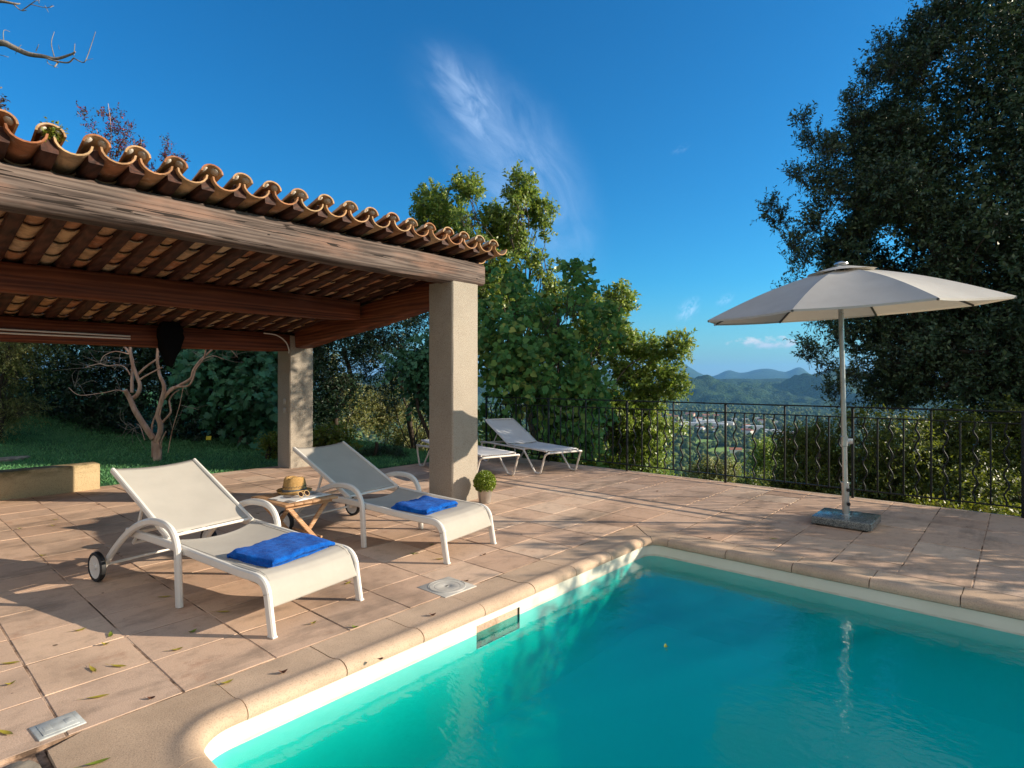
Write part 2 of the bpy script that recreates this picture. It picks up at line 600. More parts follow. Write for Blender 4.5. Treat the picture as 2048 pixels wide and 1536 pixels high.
def mat_fabric(name, col, trans, weave=900, tcol=None, wrinkle=0.0, rough=0.8, var=0.06):
    m, t, out = material(name)
    co = objco(t)
    n = noise(t, co, 5, 4, 0.6).outputs[0]
    c = ramp(t, n, [(0.3, tuple(k * (1 - var) for k in col)), (0.7, tuple(min(1, k * (1 + var)) for k in col))])
    h = noise(t, co, weave, 2, 0.5).outputs[0]
    if wrinkle:
        h = mth(t, 'ADD', mth(t, 'MULTIPLY', h, 0.3), mth(t, 'MULTIPLY', noise(t, mapping(t, co, scale=(9, 9, 2)), 1.0, 4, 0.6).outputs[0], wrinkle))
    p = principled(t, None, c, rough, bump(t, h, 0.25, 0.004), spec=0.15)
    tr = nd(t, 'ShaderNodeBsdfTranslucent', None, Color=(*(tcol or col), 1))
    mx = nd(t, 'ShaderNodeMixShader', None, Fac=trans)
    t.links.new(p.outputs[0], mx.inputs[1])
    t.links.new(tr.outputs[0], mx.inputs[2])
    t.links.new(mx.outputs[0], out.inputs[0])
    return m


def mat_towel():
    m, t, out = material('blue_terry')
    co = objco(t)
    n = noise(t, co, 260, 3, 0.7).outputs[0]
    n2 = noise(t, co, 22, 4, 0.6).outputs[0]
    c = ramp(t, mth(t, 'ADD', mth(t, 'MULTIPLY', n, 0.5), mth(t, 'MULTIPLY', n2, 0.5)),
             [(0.36, (0.001, 0.042, 0.24)), (0.52, (0.002, 0.10, 0.46)), (0.68, (0.006, 0.17, 0.62))])
    p = principled(t, out, c, 0.95, bump(t, mth(t, 'ADD', n, mth(t, 'MULTIPLY', n2, 1.5)), 0.9, 0.007), spec=0.1)
    p.inputs['Sheen Weight'].default_value = 0.06
    p.inputs['Roughness'].default_value = 1.0
    return m


def mat_water():
    m, t, out = material('pool_water')
    co = worldpos(t)
    n1 = noise(t, mapping(t, co, scale=(1, 1, 0.2)), 5.5, 2, 0.5, 0.4).outputs[0]
    n2 = noise(t, mapping(t, co, scale=(2.0, 1.0, 0.2), rot=(0, 0, 0.5)), 17, 2, 0.5).outputs[0]
    nm = bump(t, mth(t, 'ADD', n1, mth(t, 'MULTIPLY', n2, 0.45)), 0.28, 0.012)
    # the same share is mirrored going in and coming out (rays pass the thin surface unbent)
    bk = nd(t, 'ShaderNodeNewGeometry').outputs['Backfacing']
    ior = mth(t, 'SUBTRACT', 1.333, mth(t, 'MULTIPLY', bk, 1.333 - 1 / 1.333))
    fr = nd(t, 'ShaderNodeFresnel', None, IOR=ior, Normal=nm)
    tr = nd(t, 'ShaderNodeBsdfTransparent', None, Color=(0.30, 0.90, 0.95, 1))
    gl = nd(t, 'ShaderNodeBsdfGlossy', None, Color=(1, 1, 1, 1), Roughness=0.012, Normal=nm)
    mx = nd(t, 'ShaderNodeMixShader', None, Fac=fr.outputs[0])
    t.links.new(tr.outputs[0], mx.inputs[1])
    t.links.new(gl.outputs[0], mx.inputs[2])
    t.links.new(mx.outputs[0], out.inputs[0])
    ab = nd(t, 'ShaderNodeVolumeAbsorption', None, Color=(0.0, 0.968, 0.982, 1), Density=4.0)
    sc = nd(t, 'ShaderNodeVolumeScatter', None, Color=(0.0, 0.66, 0.94, 1), Density=1.0, Anisotropy=0.0)
    ad = nd(t, 'ShaderNodeAddShader')
    t.links.new(ab.outputs[0], ad.inputs[0])
    t.links.new(sc.outputs[0], ad.inputs[1])
    t.links.new(ad.outputs[0], out.inputs[1])
    return m


def mat_liner():
    m, t, out = material('pool_liner')
    co = worldpos(t)
    n = noise(t, co, 2.5, 4, 0.6).outputs[0]
    c = ramp(t, n, [(0.3, (0.68, 0.645, 0.52)), (0.7, (0.76, 0.725, 0.60))])
    n2 = noise(t, mapping(t, co, scale=(3, 3, 30)), 4, 3, 0.5).outputs[0]
    # lime and dirt left along the water's edge
    z = nd(t, 'ShaderNodeSeparateXYZ', None, i0=co).outputs[2]
    ln = mth(t, 'SUBTRACT', 1.0, mth(t, 'MULTIPLY', mth(t, 'ABSOLUTE', mth(t, 'ADD', z, 0.138)), 75.0), clamp=True)
    ln = mth(t, 'MULTIPLY', ln, ramp(t, noise(t, mapping(t, co, scale=(1, 1, 6)), 6, 5, 0.7).outputs[0], [(0.4, 0.1), (0.65, 0.7)]))
    c = mixc(t, ln, c, (0.36, 0.30, 0.20))
    principled(t, out, c, 0.5, bump(t, n2, 0.15, 0.003), spec=0.3)
    return m


def mat_grass():
    m, t, out = material('lawn_turf')
    co = worldpos(t)
    n = noise(t, co, 2.0, 6, 0.7).outputs[0]
    c = ramp(t, n, [(0.3, (0.03, 0.09, 0.036)), (0.5, (0.06, 0.17, 0.066)), (0.7, (0.10, 0.22, 0.085))])
    n2 = noise(t, co, 55, 4, 0.7).outputs[0]
    c = mixc(t, 0.6, c, ramp(t, n2, [(0.35, 0.5), (0.65, 1.2)]), 'MULTIPLY')
    principled(t, out, c, 0.85, bump(t, n2, 0.9, 0.03), spec=0.15)
    return m


def mat_terrain():
    """land use is stored per vertex: red = meadow, green = built-up, rest = woodland"""
    m, t, out = material('valley_land')
    co = worldpos(t)
    at = nd(t, 'ShaderNodeAttribute', dict(attribute_name='land'))
    sp = nd(t, 'ShaderNodeSeparateColor', None, i0=at.outputs['Color'])
    n0 = noise(t, co, 0.045, 6, 0.72).outputs[0]
    n1 = noise(t, co, 0.006, 5, 0.6).outputs[0]
    wood = ramp(t, n0, [(0.3, (0.010, 0.028, 0.012)), (0.5, (0.026, 0.060, 0.022)), (0.66, (0.055, 0.098, 0.034))])
    wood = mixc(t, 0.6, wood, ramp(t, n1, [(0.34, 0.55), (0.62, 1.25)]), 'MULTIPLY')
    mead = ramp(t, n1, [(0.3, (0.17, 0.28, 0.06)), (0.7, (0.27, 0.38, 0.09))])
    town = ramp(t, n0, [(0.35, (0.05, 0.09, 0.04)), (0.6, (0.22, 0.21, 0.17))])
    c = mixc(t, sp.outputs[0], wood, mead)
    c = mixc(t, sp.outputs[1], c, town)
    vo = nd(t, 'ShaderNodeTexVoronoi', None, Vector=co, Scale=0.09, Randomness=1.0).outputs['Distance']
    h = mth(t, 'MULTIPLY', mth(t, 'SUBTRACT', mth(t, 'MULTIPLY', n0, 1.4), vo), mth(t, 'SUBTRACT', 1.0, sp.outputs[0], clamp=True))
    principled(t, out, c, 0.9, bump(t, h, 1.0, 6.0), spec=0.1)
    return m


def mat_granite():
    m, t, out = material('polished_granite')
    co = objco(t)
    v = nd(t, 'ShaderNodeTexVoronoi', None, Vector=co, Scale=170.0).outputs['Color']
    g = nd(t, 'ShaderNodeSeparateColor', None, i0=v).outputs[0]
    c = ramp(t, g, [(0.0, (0.035, 0.045, 0.045)), (0.5, (0.13, 0.145, 0.14)), (1.0, (0.33, 0.34, 0.32))])
    principled(t, out, c, 0.18, spec=0.5)
    return m


def mat_straw():
    m, t, out = material('woven_straw')
    co = objco(t)
    w = nd(t, 'ShaderNodeTexWave', dict(wave_type='BANDS', bands_direction='Z'), Vector=co, Scale=38.0, Distortion=1.5, Detail=2.0, Detail_Scale=4.0).outputs['Fac']
    n = noise(t, co, 90, 4, 0.7).outputs[0]
    c = ramp(t, mth(t, 'ADD', mth(t, 'MULTIPLY', w, 0.5), mth(t, 'MULTIPLY', n, 0.5)),
             [(0.25, (0.20, 0.095, 0.025)), (0.5, (0.48, 0.27, 0.085)), (0.8, (0.62, 0.40, 0.16))])
    principled(t, out, c, 0.75, bump(t, mth(t, 'ADD', w, n), 0.8, 0.004), spec=0.25)
    return m


def mat_page():
    m, t, out = material('printed_page')
    co = objco(t)
    v = nd(t, 'ShaderNodeTexVoronoi', dict(distance='CHEBYCHEV'), Vector=co, Scale=11.0, Randomness=0.9)
    g = nd(t, 'ShaderNodeSeparateColor', None, i0=v.outputs['Color']).outputs[1]
    c = ramp(t, g, [(0.0, (0.72, 0.70, 0.66)), (0.55, (0.62, 0.60, 0.56)), (0.62, (0.22, 0.20, 0.19)), (0.8, (0.40, 0.27, 0.2)), (0.9, (0.7, 0.68, 0.64))], 'CONSTANT')
    principled(t, out, c, 0.35, spec=0.4)
    return m


M = dict(
    tile=mat_tile(), grout=mat_grout(), coping=mat_coping(),
    beam_grey=mat_wood('weathered_oak', (0.034, 0.024, 0.020), (0.118, 0.087, 0.074), (0.23, 0.18, 0.152), 0, 1.0, 0.8, 0.55),
    beam_dark=mat_wood('stained_beam', (0.050, 0.013, 0.007), (0.14, 0.038, 0.016), (0.26, 0.080, 0.032), 0, 0.8, 0.6),
    beam_side=mat_wood('stained_beam_side', (0.050, 0.013, 0.007), (0.14, 0.038, 0.016), (0.27, 0.088, 0.034), 1, 0.8, 0.6),
    rafter=mat_wood('stained_rafter', (0.020, 0.008, 0.005), (0.055, 0.020, 0.012), (0.10, 0.038, 0.022), 1, 0.9, 0.65),
    rooftile=mat_roof_tile(),
    mortar=plain('lime_mortar', (0.50, 0.44, 0.37), 0.9, var=0.3, scale=40, bumps=1.0, bscale=120, spec=0.1),
    stucco=mat_stucco('roughcast', (0.40, 0.35, 0.285), (0.17, 0.135, 0.10)),
    lowwall=mat_stucco('lime_render', (0.50, 0.38, 0.22), (0.33, 0.24, 0.14), (0.20, 9.0, (0.10, 0.085, 0.035))),
    white=plain('white_enamel', (0.70, 0.66, 0.60), 0.33, var=0.05, scale=6, spec=0.5),
    rubber=plain('black_rubber', (0.012, 0.012, 0.013), 0.6, var=0.3),
    sling=mat_fabric('ecru_mesh', (0.50, 0.46, 0.40), 0.18, 700, (0.50, 0.44, 0.36)),
    sling_white=mat_fabric('white_mesh', (0.68, 0.68, 0.68), 0.18, 700),
    lace=plain('white_cord', (0.60, 0.58, 0.54), 0.6, var=0.1),
    towel=mat_towel(),
    teak=mat_wood('acacia', (0.30, 0.14, 0.06), (0.50, 0.275, 0.135), (0.64, 0.42, 0.25), 0, 3.0, 0.5),
    straw=mat_straw(), band=plain('hat_band', (0.07, 0.075, 0.08), 0.8, var=0.6, scale=120),
    page=mat_page(), paper=plain('paper_edge', (0.66, 0.64, 0.6), 0.7),
    lens=plain('dark_lens', (0.02, 0.012, 0.01), 0.08, var=0.1), horn=plain('pale_acetate', (0.50, 0.33, 0.16), 0.25, var=0.3, scale=60),
    zinc=plain('zinc_pail', (0.52, 0.50, 0.47), 0.38, 0.75, var=0.15, scale=9),
    soil=plain('potting_soil', (0.03, 0.02, 0.014), 0.95, var=0.4, scale=80),
    alu=plain('brushed_aluminium', (0.50, 0.51, 0.50), 0.30, 0.85, var=0.08, scale=20),
    black=plain('black_plastic', (0.02, 0.021, 0.022), 0.45, var=0.2),
    granite=mat_granite(),
    canopy=mat_fabric('parasol_polyester', (0.53, 0.51, 0.475), 0.18, 500, (0.62, 0.52, 0.38), 1.4, 0.85),
    iron=plain('painted_iron', (0.013, 0.016, 0.016), 0.5, 0.0, var=0.35, scale=25, spec=0.22, bumps=0.2, bscale=60),
    liner=mat_liner(), water=mat_water(), turf=mat_grass(), land=mat_terrain(),
    plastic=plain('ivory_plastic', (0.47, 0.44, 0.39), 0.42, var=0.12, scale=14),
    greylid=plain('grey_plastic', (0.42, 0.43, 0.41), 0.45, var=0.25, scale=22),
    stone=plain('rough_flagstone', (0.24, 0.205, 0.16), 0.9, var=0.45, scale=9, bumps=1.0, bscale=22, spec=0.1),
    concrete=plain('retaining_concrete', (0.32, 0.27, 0.22), 0.9, var=0.25, scale=4, bumps=0.6, bscale=60, spec=0.1),
    floorliner=plain('pool_floor_liner', (0.66, 0.66, 0.62), 0.6, var=0.08, scale=1.5),
    skimmer=plain('skimmer_shaded_plastic', (0.05, 0.055, 0.035), 0.5, var=0.2),  # plastic coloured dark to stand for the shade inside the skimmer mouth
    ribgrey=plain('dark_rib_metal', (0.10, 0.10, 0.10), 0.4, 0.5),
    yellow=plain('yellow_card', (0.72, 0.58, 0.02), 0.5, var=0.1, scale=30),
    bag=plain('black_sheet', (0.004, 0.004, 0.005), 0.8, var=0.3, scale=20, bumps=0.6, bscale=30, spec=0.1),
    # leaves
    l_holm=mat_leaf('holm_oak_leaf', [(0.022, 0.050, 0.026), (0.038, 0.080, 0.038), (0.056, 0.098, 0.044), (0.115, 0.15, 0.06)], 0.5, 0.10, (0.12, 0.20, 0.03), 0.9),
    l_oak=mat_leaf('sunny_oak_leaf', [(0.09, 0.16, 0.024), (0.15, 0.24, 0.034), (0.23, 0.31, 0.046), (0.34, 0.36, 0.07)], 0.4, 0.38, (0.32, 0.42, 0.05), 1.4),
    l_vine=mat_leaf('heart_leaf', [(0.050, 0.155, 0.045), (0.075, 0.215, 0.060), (0.10, 0.25, 0.068), (0.15, 0.29, 0.07), (0.28, 0.32, 0.075)], 0.6, 0.34, (0.18, 0.34, 0.05), 1.6, 0.3),
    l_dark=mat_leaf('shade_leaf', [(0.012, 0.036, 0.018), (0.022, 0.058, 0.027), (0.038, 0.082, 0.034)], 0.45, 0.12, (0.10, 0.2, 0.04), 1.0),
    l_fig=mat_leaf('fig_leaf', [(0.030, 0.115, 0.055), (0.045, 0.15, 0.07), (0.065, 0.18, 0.078)], 0.55, 0.18, (0.12, 0.25, 0.05), 1.0),
    l_olive=mat_leaf('olive_green_leaf', [(0.11, 0.135, 0.035), (0.17, 0.19, 0.055), (0.22, 0.22, 0.075), (0.28, 0.25, 0.085)], 0.5, 0.35, (0.42, 0.42, 0.07), 1.5),
    l_lime=mat_leaf('lime_leaf', [(0.075, 0.115, 0.012), (0.120, 0.165, 0.016), (0.180, 0.200, 0.022), (0.24, 0.19, 0.03)], 0.45, 0.35, (0.36, 0.40, 0.03), 1.5),
    l_hedge=mat_leaf('hedge_leaf', [(0.024, 0.048, 0.014), (0.052, 0.085, 0.018), (0.10, 0.135, 0.024), (0.19, 0.21, 0.036)], 0.42, 0.36, (0.40, 0.46, 0.04), 1.6),
    l_box=mat_leaf('boxwood_leaf', [(0.10, 0.17, 0.012), (0.16, 0.24, 0.02), (0.22, 0.29, 0.03), (0.28, 0.34, 0.05)], 0.4, 0.25, (0.34, 0.42, 0.03), 20),
    l_copper=mat_leaf('copper_leaf', [(0.040, 0.022, 0.010), (0.075, 0.035, 0.014), (0.050, 0.055, 0.018)], 0.5, 0.25, (0.3, 0.14, 0.04), 1.5),
    l_myrtle=mat_leaf('myrtle_leaf', [(0.030, 0.055, 0.020), (0.055, 0.060, 0.022), (0.13, 0.030, 0.030), (0.30, 0.018, 0.075)], 0.5, 0.3, (0.3, 0.12, 0.06), 3),
    l_grass=mat_leaf('grass_blade', [(0.06, 0.22, 0.08), (0.10, 0.29, 0.11), (0.16, 0.35, 0.125)], 0.6, 0.25, (0.15, 0.3, 0.04), 0.7),
    l_far=mat_leaf('distant_leaf', [(0.030, 0.065, 0.020), (0.055, 0.10, 0.026), (0.095, 0.135, 0.036), (0.15, 0.165, 0.055)], 0.7, 0.15, (0.2, 0.26, 0.04), 0.05, 0.1),
    litter_y=mat_leaf('yellow_litter', [(0.30, 0.26, 0.03), (0.42, 0.33, 0.05)], 0.5, 0.2, (0.5, 0.4, 0.05), 20),
    litter_b=mat_leaf('brown_litter', [(0.10, 0.035, 0.018), (0.17, 0.07, 0.03)], 0.6, 0.1, (0.3, 0.12, 0.05), 20),
    litter_g=mat_leaf('green_litter', [(0.13, 0.19, 0.02), (0.20, 0.24, 0.03)], 0.5, 0.2, (0.3, 0.4, 0.05), 20),
    bark_dark=mat_bark('dark_bark', (0.028, 0.021, 0.016), (0.085, 0.066, 0.050)),
    bark_oak=mat_bark('lichen_bark', (0.060, 0.050, 0.036), (0.17, 0.14, 0.10)),
    bark_myrtle=mat_bark('smooth_pink_bark', (0.34, 0.175, 0.115), (0.60, 0.41, 0.31), 3.0, (3, 3, 0.8), 0.25),
    bark_bare=mat_bark('pale_twig_bark', (0.16, 0.13, 0.10), (0.36, 0.31, 0.26)),
    roof_red=plain('far_roof_tile', (0.40, 0.16, 0.09), 0.9, var=0.25, scale=0.5),
    wall_pale=plain('far_wall_pale', (0.72, 0.70, 0.66), 0.9, var=0.1, scale=0.3),
    wall_pink=plain('far_wall_pink', (0.66, 0.42, 0.32), 0.9, var=0.12, scale=0.3),
    roof_grey=plain('far_roof_grey', (0.62, 0.64, 0.66), 0.8, var=0.1, scale=0.3),
)

# ------------------------------------------------------------------ ground: hillside, valley and hills, one sheet to the horizon
VIEW_AZ = 41.4


def bumps2(x, y, seed, octaves, base, gain=0.5):
    """cheap smooth noise (sum of rotated sines), numpy arrays in, about -1..1 out"""
    rs = np.random.RandomState(seed)
    tot = np.zeros_like(x, dtype=float)
    amp, fr, s = 1.0, base, 0.0
    for o in range(octaves):
        a = rs.rand() * 6.28
        u = x * math.cos(a) + y * math.sin(a)
        v = -x * math.sin(a) + y * math.cos(a)
        p, q = rs.rand(2) * 6.28
        tot += amp * np.sin(u * fr + p + 1.3 * np.sin(v * fr * 0.7 + q)) * np.cos(v * fr * 0.8 + q)
        s += amp
        amp *= gain
        fr *= 1.93
    return tot / s * 1.6


def sstep(a, b, x):
    t = np.clip((x - a) / (b - a), 0, 1)
    return t * t * (3 - 2 * t)


def land_height(x, y):
    x = np.asarray(x, float)
    y = np.asarray(y, float)
    q = np.maximum(0, x - 8.2)
    drop = -118 * (1 - np.exp(-q / 235.0))
    up = np.maximum(0, -(x + 8)) * 0.05
    near = sstep(0, 60, q)
    h = -1.35 + drop + up + near * 2.2 * bumps2(x, y, 3, 4, 0.02)
    # woodland behind the lawn falls off more gently
    d = np.hypot(x, y)
    az = np.degrees(np.arctan2(y, x))
    rel = VIEW_AZ - az                                   # to the right of the terrace's outlook
    ridge = sstep(2500, 4700, d) * (1 - 0.55 * sstep(5200, 7200, d))
    prof = 126 + 11 * np.sin(rel * 0.16 + 0.9) + 5 * np.sin(rel * 0.47 + 2.0)
    relief = 85 * bumps2(x, y, 11, 5, 0.0052, 0.55) * sstep(2500, 3300, d) * (1 - 0.86 * sstep(4000, 4700, d))
    h = h + ridge * prof + relief
    far = sstep(8200, 10500, d) * (1 - sstep(11500, 15000, d))
    pk = 110 * np.exp(-((rel - 16.9) / 1.9) ** 2) + 205 * np.exp(-((rel - 17.2) / 1.2) ** 2) * 0 \
        + 175 * np.exp(-((rel - 23.4) / 2.3) ** 2) + 150 * np.exp(-((rel - 26.3) / 0.85) ** 2) + 120 * np.exp(-((rel - 20.3) / 1.0) ** 2) \
        + 235 * np.exp(-((rel - 15.6) / 1.5) ** 2) + 150 * np.exp(-((rel - 8) / 3.5) ** 2) + 130 * np.exp(-((rel + 5) / 6) ** 2)
    h = h + far * (pk + 60 + 14 * bumps2(x, y, 5, 4, 0.002))
    return h


def land_use(x, y):
    d = np.hypot(x, y)
    rel = VIEW_AZ - np.degrees(np.arctan2(y, x))
    m = np.zeros_like(d)
    for (r0, d0, wr, wd) in ((17.4, 1190, 2.3, 75), (20.6, 1010, 2.2, 70), (24.4, 1120, 1.8, 60), (12.5, 1260, 2.0, 60), (30, 1100, 3, 90),
                             (14.8, 1010, 0.9, 40), (-6.5, 900, 1.6, 90), (18.3, 760, 0.5, 18), (9, 900, 1.2, 40)):
        e = ((rel - r0) / wr) ** 2 + ((d - d0) / wd) ** 2 + 0.35 * bumps2(x, y, 21, 3, 0.02)
        m = np.maximum(m, sstep(1.15, 0.85, e))
    tw = np.zeros_like(d)
    for (r0, d0, wr, wd) in ((17.5, 1650, 5.5, 190), (23.5, 1420, 3.5, 110), (9.5, 1800, 5, 140)):
        e = ((rel - r0) / wr) ** 2 + ((d - d0) / wd) ** 2 + 0.6 * bumps2(x, y, 22, 4, 0.03)
        tw = np.maximum(tw, sstep(1.1, 0.6, e))
    return m, tw


def make_terrain():
    az = np.concatenate([np.arange(-180, -12, 4.0), np.arange(-12, 92, 0.14), np.arange(92, 180, 4.0)])
    rad = np.concatenate([np.geomspace(6.0, 300, 90)[:-1], np.geomspace(300, 2600, 190)[:-1], np.geomspace(2600, 16000, 190)])
    A, D = np.meshgrid(np.radians(az), rad)
    X, Y = D * np.cos(A), D * np.sin(A)
    Z = land_height(X, Y)
    # under the terrace and lawn keep below their sheets
    na, nr = len(az), len(rad)
    V = np.stack([X.ravel(), Y.ravel(), Z.ravel()], 1)
    V = np.vstack([V, [[0, 0, -1.35]]])
    i, j = np.meshgrid(np.arange(nr - 1), np.arange(na), indexing='ij')
    k = (j + 1) % na
    Q = np.stack([i * na + j, (i + 1) * na + j, (i + 1) * na + k, i * na + k], -1).reshape(-1, 4)
    o = np_mesh('ground', V, Q, M['land'], smooth=True)
    me = o.data
    m, tw = land_use(V[:, 0], V[:, 1])
    col = np.zeros((len(V), 4), np.float32)
    col[:, 0], col[:, 1], col[:, 3] = m, tw, 1
    at = me.color_attributes.new('land', 'FLOAT_COLOR', 'POINT')
    at.data.foreach_set('color', col.ravel())
    tag(o, 'wooded hillside falling to a green valley with blue hills beyond', kind='structure')


make_terrain()

# ------------------------------------------------------------------ pool plan
PX0, PX1, PY0, PY1 = 0.86, 4.66, -6.0, 2.49
RN, RF = 0.19, 0.13                       # corner radii, near and far
WATER = -0.145
TX, TY, TS = 0.985, 2.82, 0.425           # paving grid


def pool_outline():
    """from the near end wall, round the corner, along the long wall, round the far corner, along the far wall"""
    pts = []
    for y in np.linspace(PY0, PY1 - RN, 21):
        pts.append((PX0, y, -1, 0))
    for a in np.linspace(180, 90, 13)[1:]:
        pts.append((PX0 + RN + RN * math.cos(R(a)), PY1 - RN + RN * math.sin(R(a)), math.cos(R(a)), math.sin(R(a))))
    xs = sorted(set(v for v in [round(v, 3) for v in np.linspace(PX0 + RN, PX1 - RF, 9)[1:-1]] + [2.50, 2.90] if not 2.5 < v < 2.9))
    for x in xs:
        pts.append((x, PY1, 0, 1))
    for a in np.linspace(90, 0, 13):
        pts.append((PX1 - RF + RF * math.cos(R(a)), PY1 - RF + RF * math.sin(R(a)), math.cos(R(a)), math.sin(R(a))))
    for y in np.linspace(PY1 - RF, PY0, 21)[1:]:
        pts.append((PX1, y, 1, 0))
    return pts


OUT = pool_outline()


def make_pool():
    zs = [-0.035, -0.095, -0.235, -0.74]
    n = len(OUT)
    vs, fs = [], []
    for z in zs:
        vs += [(x, y, z) for x, y, _, _ in OUT]
    for i in range(len(zs) - 1):
        for j in range(n):
            k = (j + 1) % n
            if i == 1 and abs(OUT[j][0] - 2.5) < 1e-3 and abs(OUT[k][0] - 2.9) < 1e-3 and OUT[j][1] > 2:
                continue
            fs.append((i * n + j, i * n + k, (i + 1) * n + k, (i + 1) * n + j))
    ins = 1.15
    fv, ff = [(x, y, zs[-1]) for x, y, _, _ in OUT], []
    for (x, y, _, _) in OUT:
        fv.append((min(max(x, PX0 + ins), PX1 - ins), min(max(y, PY0 + ins), PY1 - ins), -1.45))
    for j in range(n):
        k = (j + 1) % n
        ff.append((j, k, n + k, n + j))
    mb = MB()
    mb.add(vs, fs)
    fl = MB()
    fl.add(fv, ff)
    fl.add([(PX0 + ins, PY0 + ins, -1.45), (PX1 - ins, PY0 + ins, -1.45), (PX1 - ins, PY1 - ins, -1.45), (PX0 + ins, PY1 - ins, -1.45)], [(0, 1, 2, 3)])
    basin = mb.build('pool_basin', M['liner'], smooth=True, angle=30)
    tag(basin, 'cream walls of the swimming pool', kind='structure')
    tag(fl.build('pool_floor', M['floorliner'], smooth=False), 'sloping floor of the swimming pool', kind='structure')
    c = MB()
    x0, x1, z0, z1, y1 = 2.50, 2.90, -0.235, -0.095, PY1 + 0.42
    c.add([(x0, PY1, z0), (x1, PY1, z0), (x1, PY1, z1), (x0, PY1, z1), (x0, y1, z0), (x1, y1, z0), (x1, y1, z1), (x0, y1, z1)],
          [(0, 1, 5, 4), (2, 3, 7, 6), (0, 4, 7, 3), (1, 2, 6, 5), (4, 5, 6, 7)])
    c.build('skimmer_mouth', M['skimmer'], basin, smooth=False)
    w = MB()
    e = 0.006
    w.prism([(PX0 - e, PY0 - e), (PX1 + e, PY0 - e), (PX1 + e, PY1 + e), (2.9 - e, PY1 + e), (2.9 - e, PY1 + .41), (2.5 + e, PY1 + .41), (2.5 + e, PY1 + e), (PX0 - e, PY1 + e)],
            -1.7, WATER)
    tag(w.build('pool_water', M['water'], smooth=False), 'still turquoise water of the swimming pool', kind='structure')

    # coping: flat top, raised lip, rounded nose over the wall
    prof = [(0.135, 0.000), (0.105, 0.004), (0.082, 0.009), (0.064, 0.0145), (0.045, 0.0175), (0.026, 0.0165), (0.006, 0.011), (-0.010, 0.001),
            (-0.020, -0.012), (-0.022, -0.028), (-0.018, -0.044), (-0.004, -0.052), (0.02, -0.052)]
    OX0, OX1, OY1 = 0.49, 4.96, 2.815
    # resample the outline by length and cut it into cast lengths
    path = [Vector((p[0], p[1], 0)) for p in OUT]
    nor = [Vector((p[2], p[3], 0)) for p in OUT]
    seglen = [0.0]
    for a, b2 in zip(path[:-1], path[1:]):
        seglen.append(seglen[-1] + (b2 - a).length)
    corner = [i for i, p in enumerate(OUT) if abs(p[2]) > 0.02 and abs(p[3]) > 0.02]
    first = [i for i in corner if i < len(OUT) // 2]
    second = [i for i in corner if i >= len(OUT) // 2]
    cuts = []
    s_a, s_b = seglen[first[0] - 1] - 0.03, seglen[first[-1] + 1] + 0.06
    s_c, s_d = seglen[second[0] - 1] - 0.05, seglen[second[-1] + 1] + 0.05
    s = s_a
    while s > 0:
        cuts.append(s)
        s -= 0.5
    nlong = 7
    cuts += [s_b + (s_c - s_b) * k / nlong for k in range(nlong + 1)]
    cuts += [s_c + (s_d - s_c) * 0.5]
    s = s_d
    while s < seglen[-1]:
        cuts.append(s)
        s += 0.5
    cuts = sorted(cuts + [0, seglen[-1]])

    def at(s):
        for i in range(len(path) - 1):
            if s <= seglen[i + 1] or i == len(path) - 2:
                t = (s - seglen[i]) / max(1e-9, seglen[i + 1] - seglen[i])
                return path[i].lerp(path[i + 1], t), nor[i].lerp(nor[i + 1], t).normalized()

    def outer(p, nn):
        c = [p.copy()]
        ts = []
        if nn.x < -1e-6:
            ts.append((OX0 - p.x) / nn.x)
        if nn.x > 1e-6:
            ts.append((OX1 - p.x) / nn.x)
        if nn.y > 1e-6:
            ts.append((OY1 - p.y) / nn.y)
        t = min(ts)
        return p + nn * t

    cp = MB()
    rr = random.Random(3)
    for a, b2 in zip(cuts[:-1], cuts[1:]):
        if b2 - a < 0.05:
            continue
        g = 0.0012 if any(a - .06 < seglen[q] < b2 + .06 for q in corner) else 0.003
        m = max(3, int((b2 - a) / 0.03))
        dz = rr.uniform(-0.0015, 0.0015)
        rings = []
        for q in range(m + 1):
            s = a + g + (b2 - a - 2 * g) * q / m
            p, nn = at(s)
            o = outer(p, nn)
            full = (o - p).length
            ring = [(o.x, o.y, -0.06), (o.x, o.y, -0.002 + dz)]
            ring.append((*(p + nn * max(0.15, (full + 0.135) / 2)).to_tuple()[:2], 0.0 + dz))
            for (u, z) in prof:
                ring.append((p.x + nn.x * u, p.y + nn.y * u, z + dz))
            ring.append((p.x + nn.x * 0.03, p.y + nn.y * 0.03, -0.06))
            rings.append(ring)
        L = len(rings[0])
        fs = []
        for q in range(m):
            for j in range(L):
                k = (j + 1) % L
                fs.append((q * L + j, q * L + k, (q + 1) * L + k, (q + 1) * L + j))
        fs.append(tuple(range(L - 1, -1, -1)))
        fs.append(tuple(m * L + j for j in range(L)))
        cp.add([v for r in rings for v in r], fs)
    o = cp.build('pool_coping', M['coping'], smooth=True, angle=32)
    tag(o, 'beige cast stone coping with raised rounded lip round the pool', kind='structure')
    # mortar bed under the coping joints
    bed = MB()
    bed.box(OX0 + .004, PY1 + 0.012, -0.3, OX1 - .004, OY1 - 0.004, -0.016)
    bed.box(OX0 + .004, PY0, -0.3, PX0 - 0.012, PY1 + 0.011, -0.016)
    bed.box(PX1 + 0.012, PY0, -0.3, OX1 - .004, PY1 + 0.011, -0.016)
    tag(bed.build('pool_kerb_bed', M['grout'], smooth=False), kind='structure')


make_pool()

# ------------------------------------------------------------------ terrace
TERR_X1 = 7.86


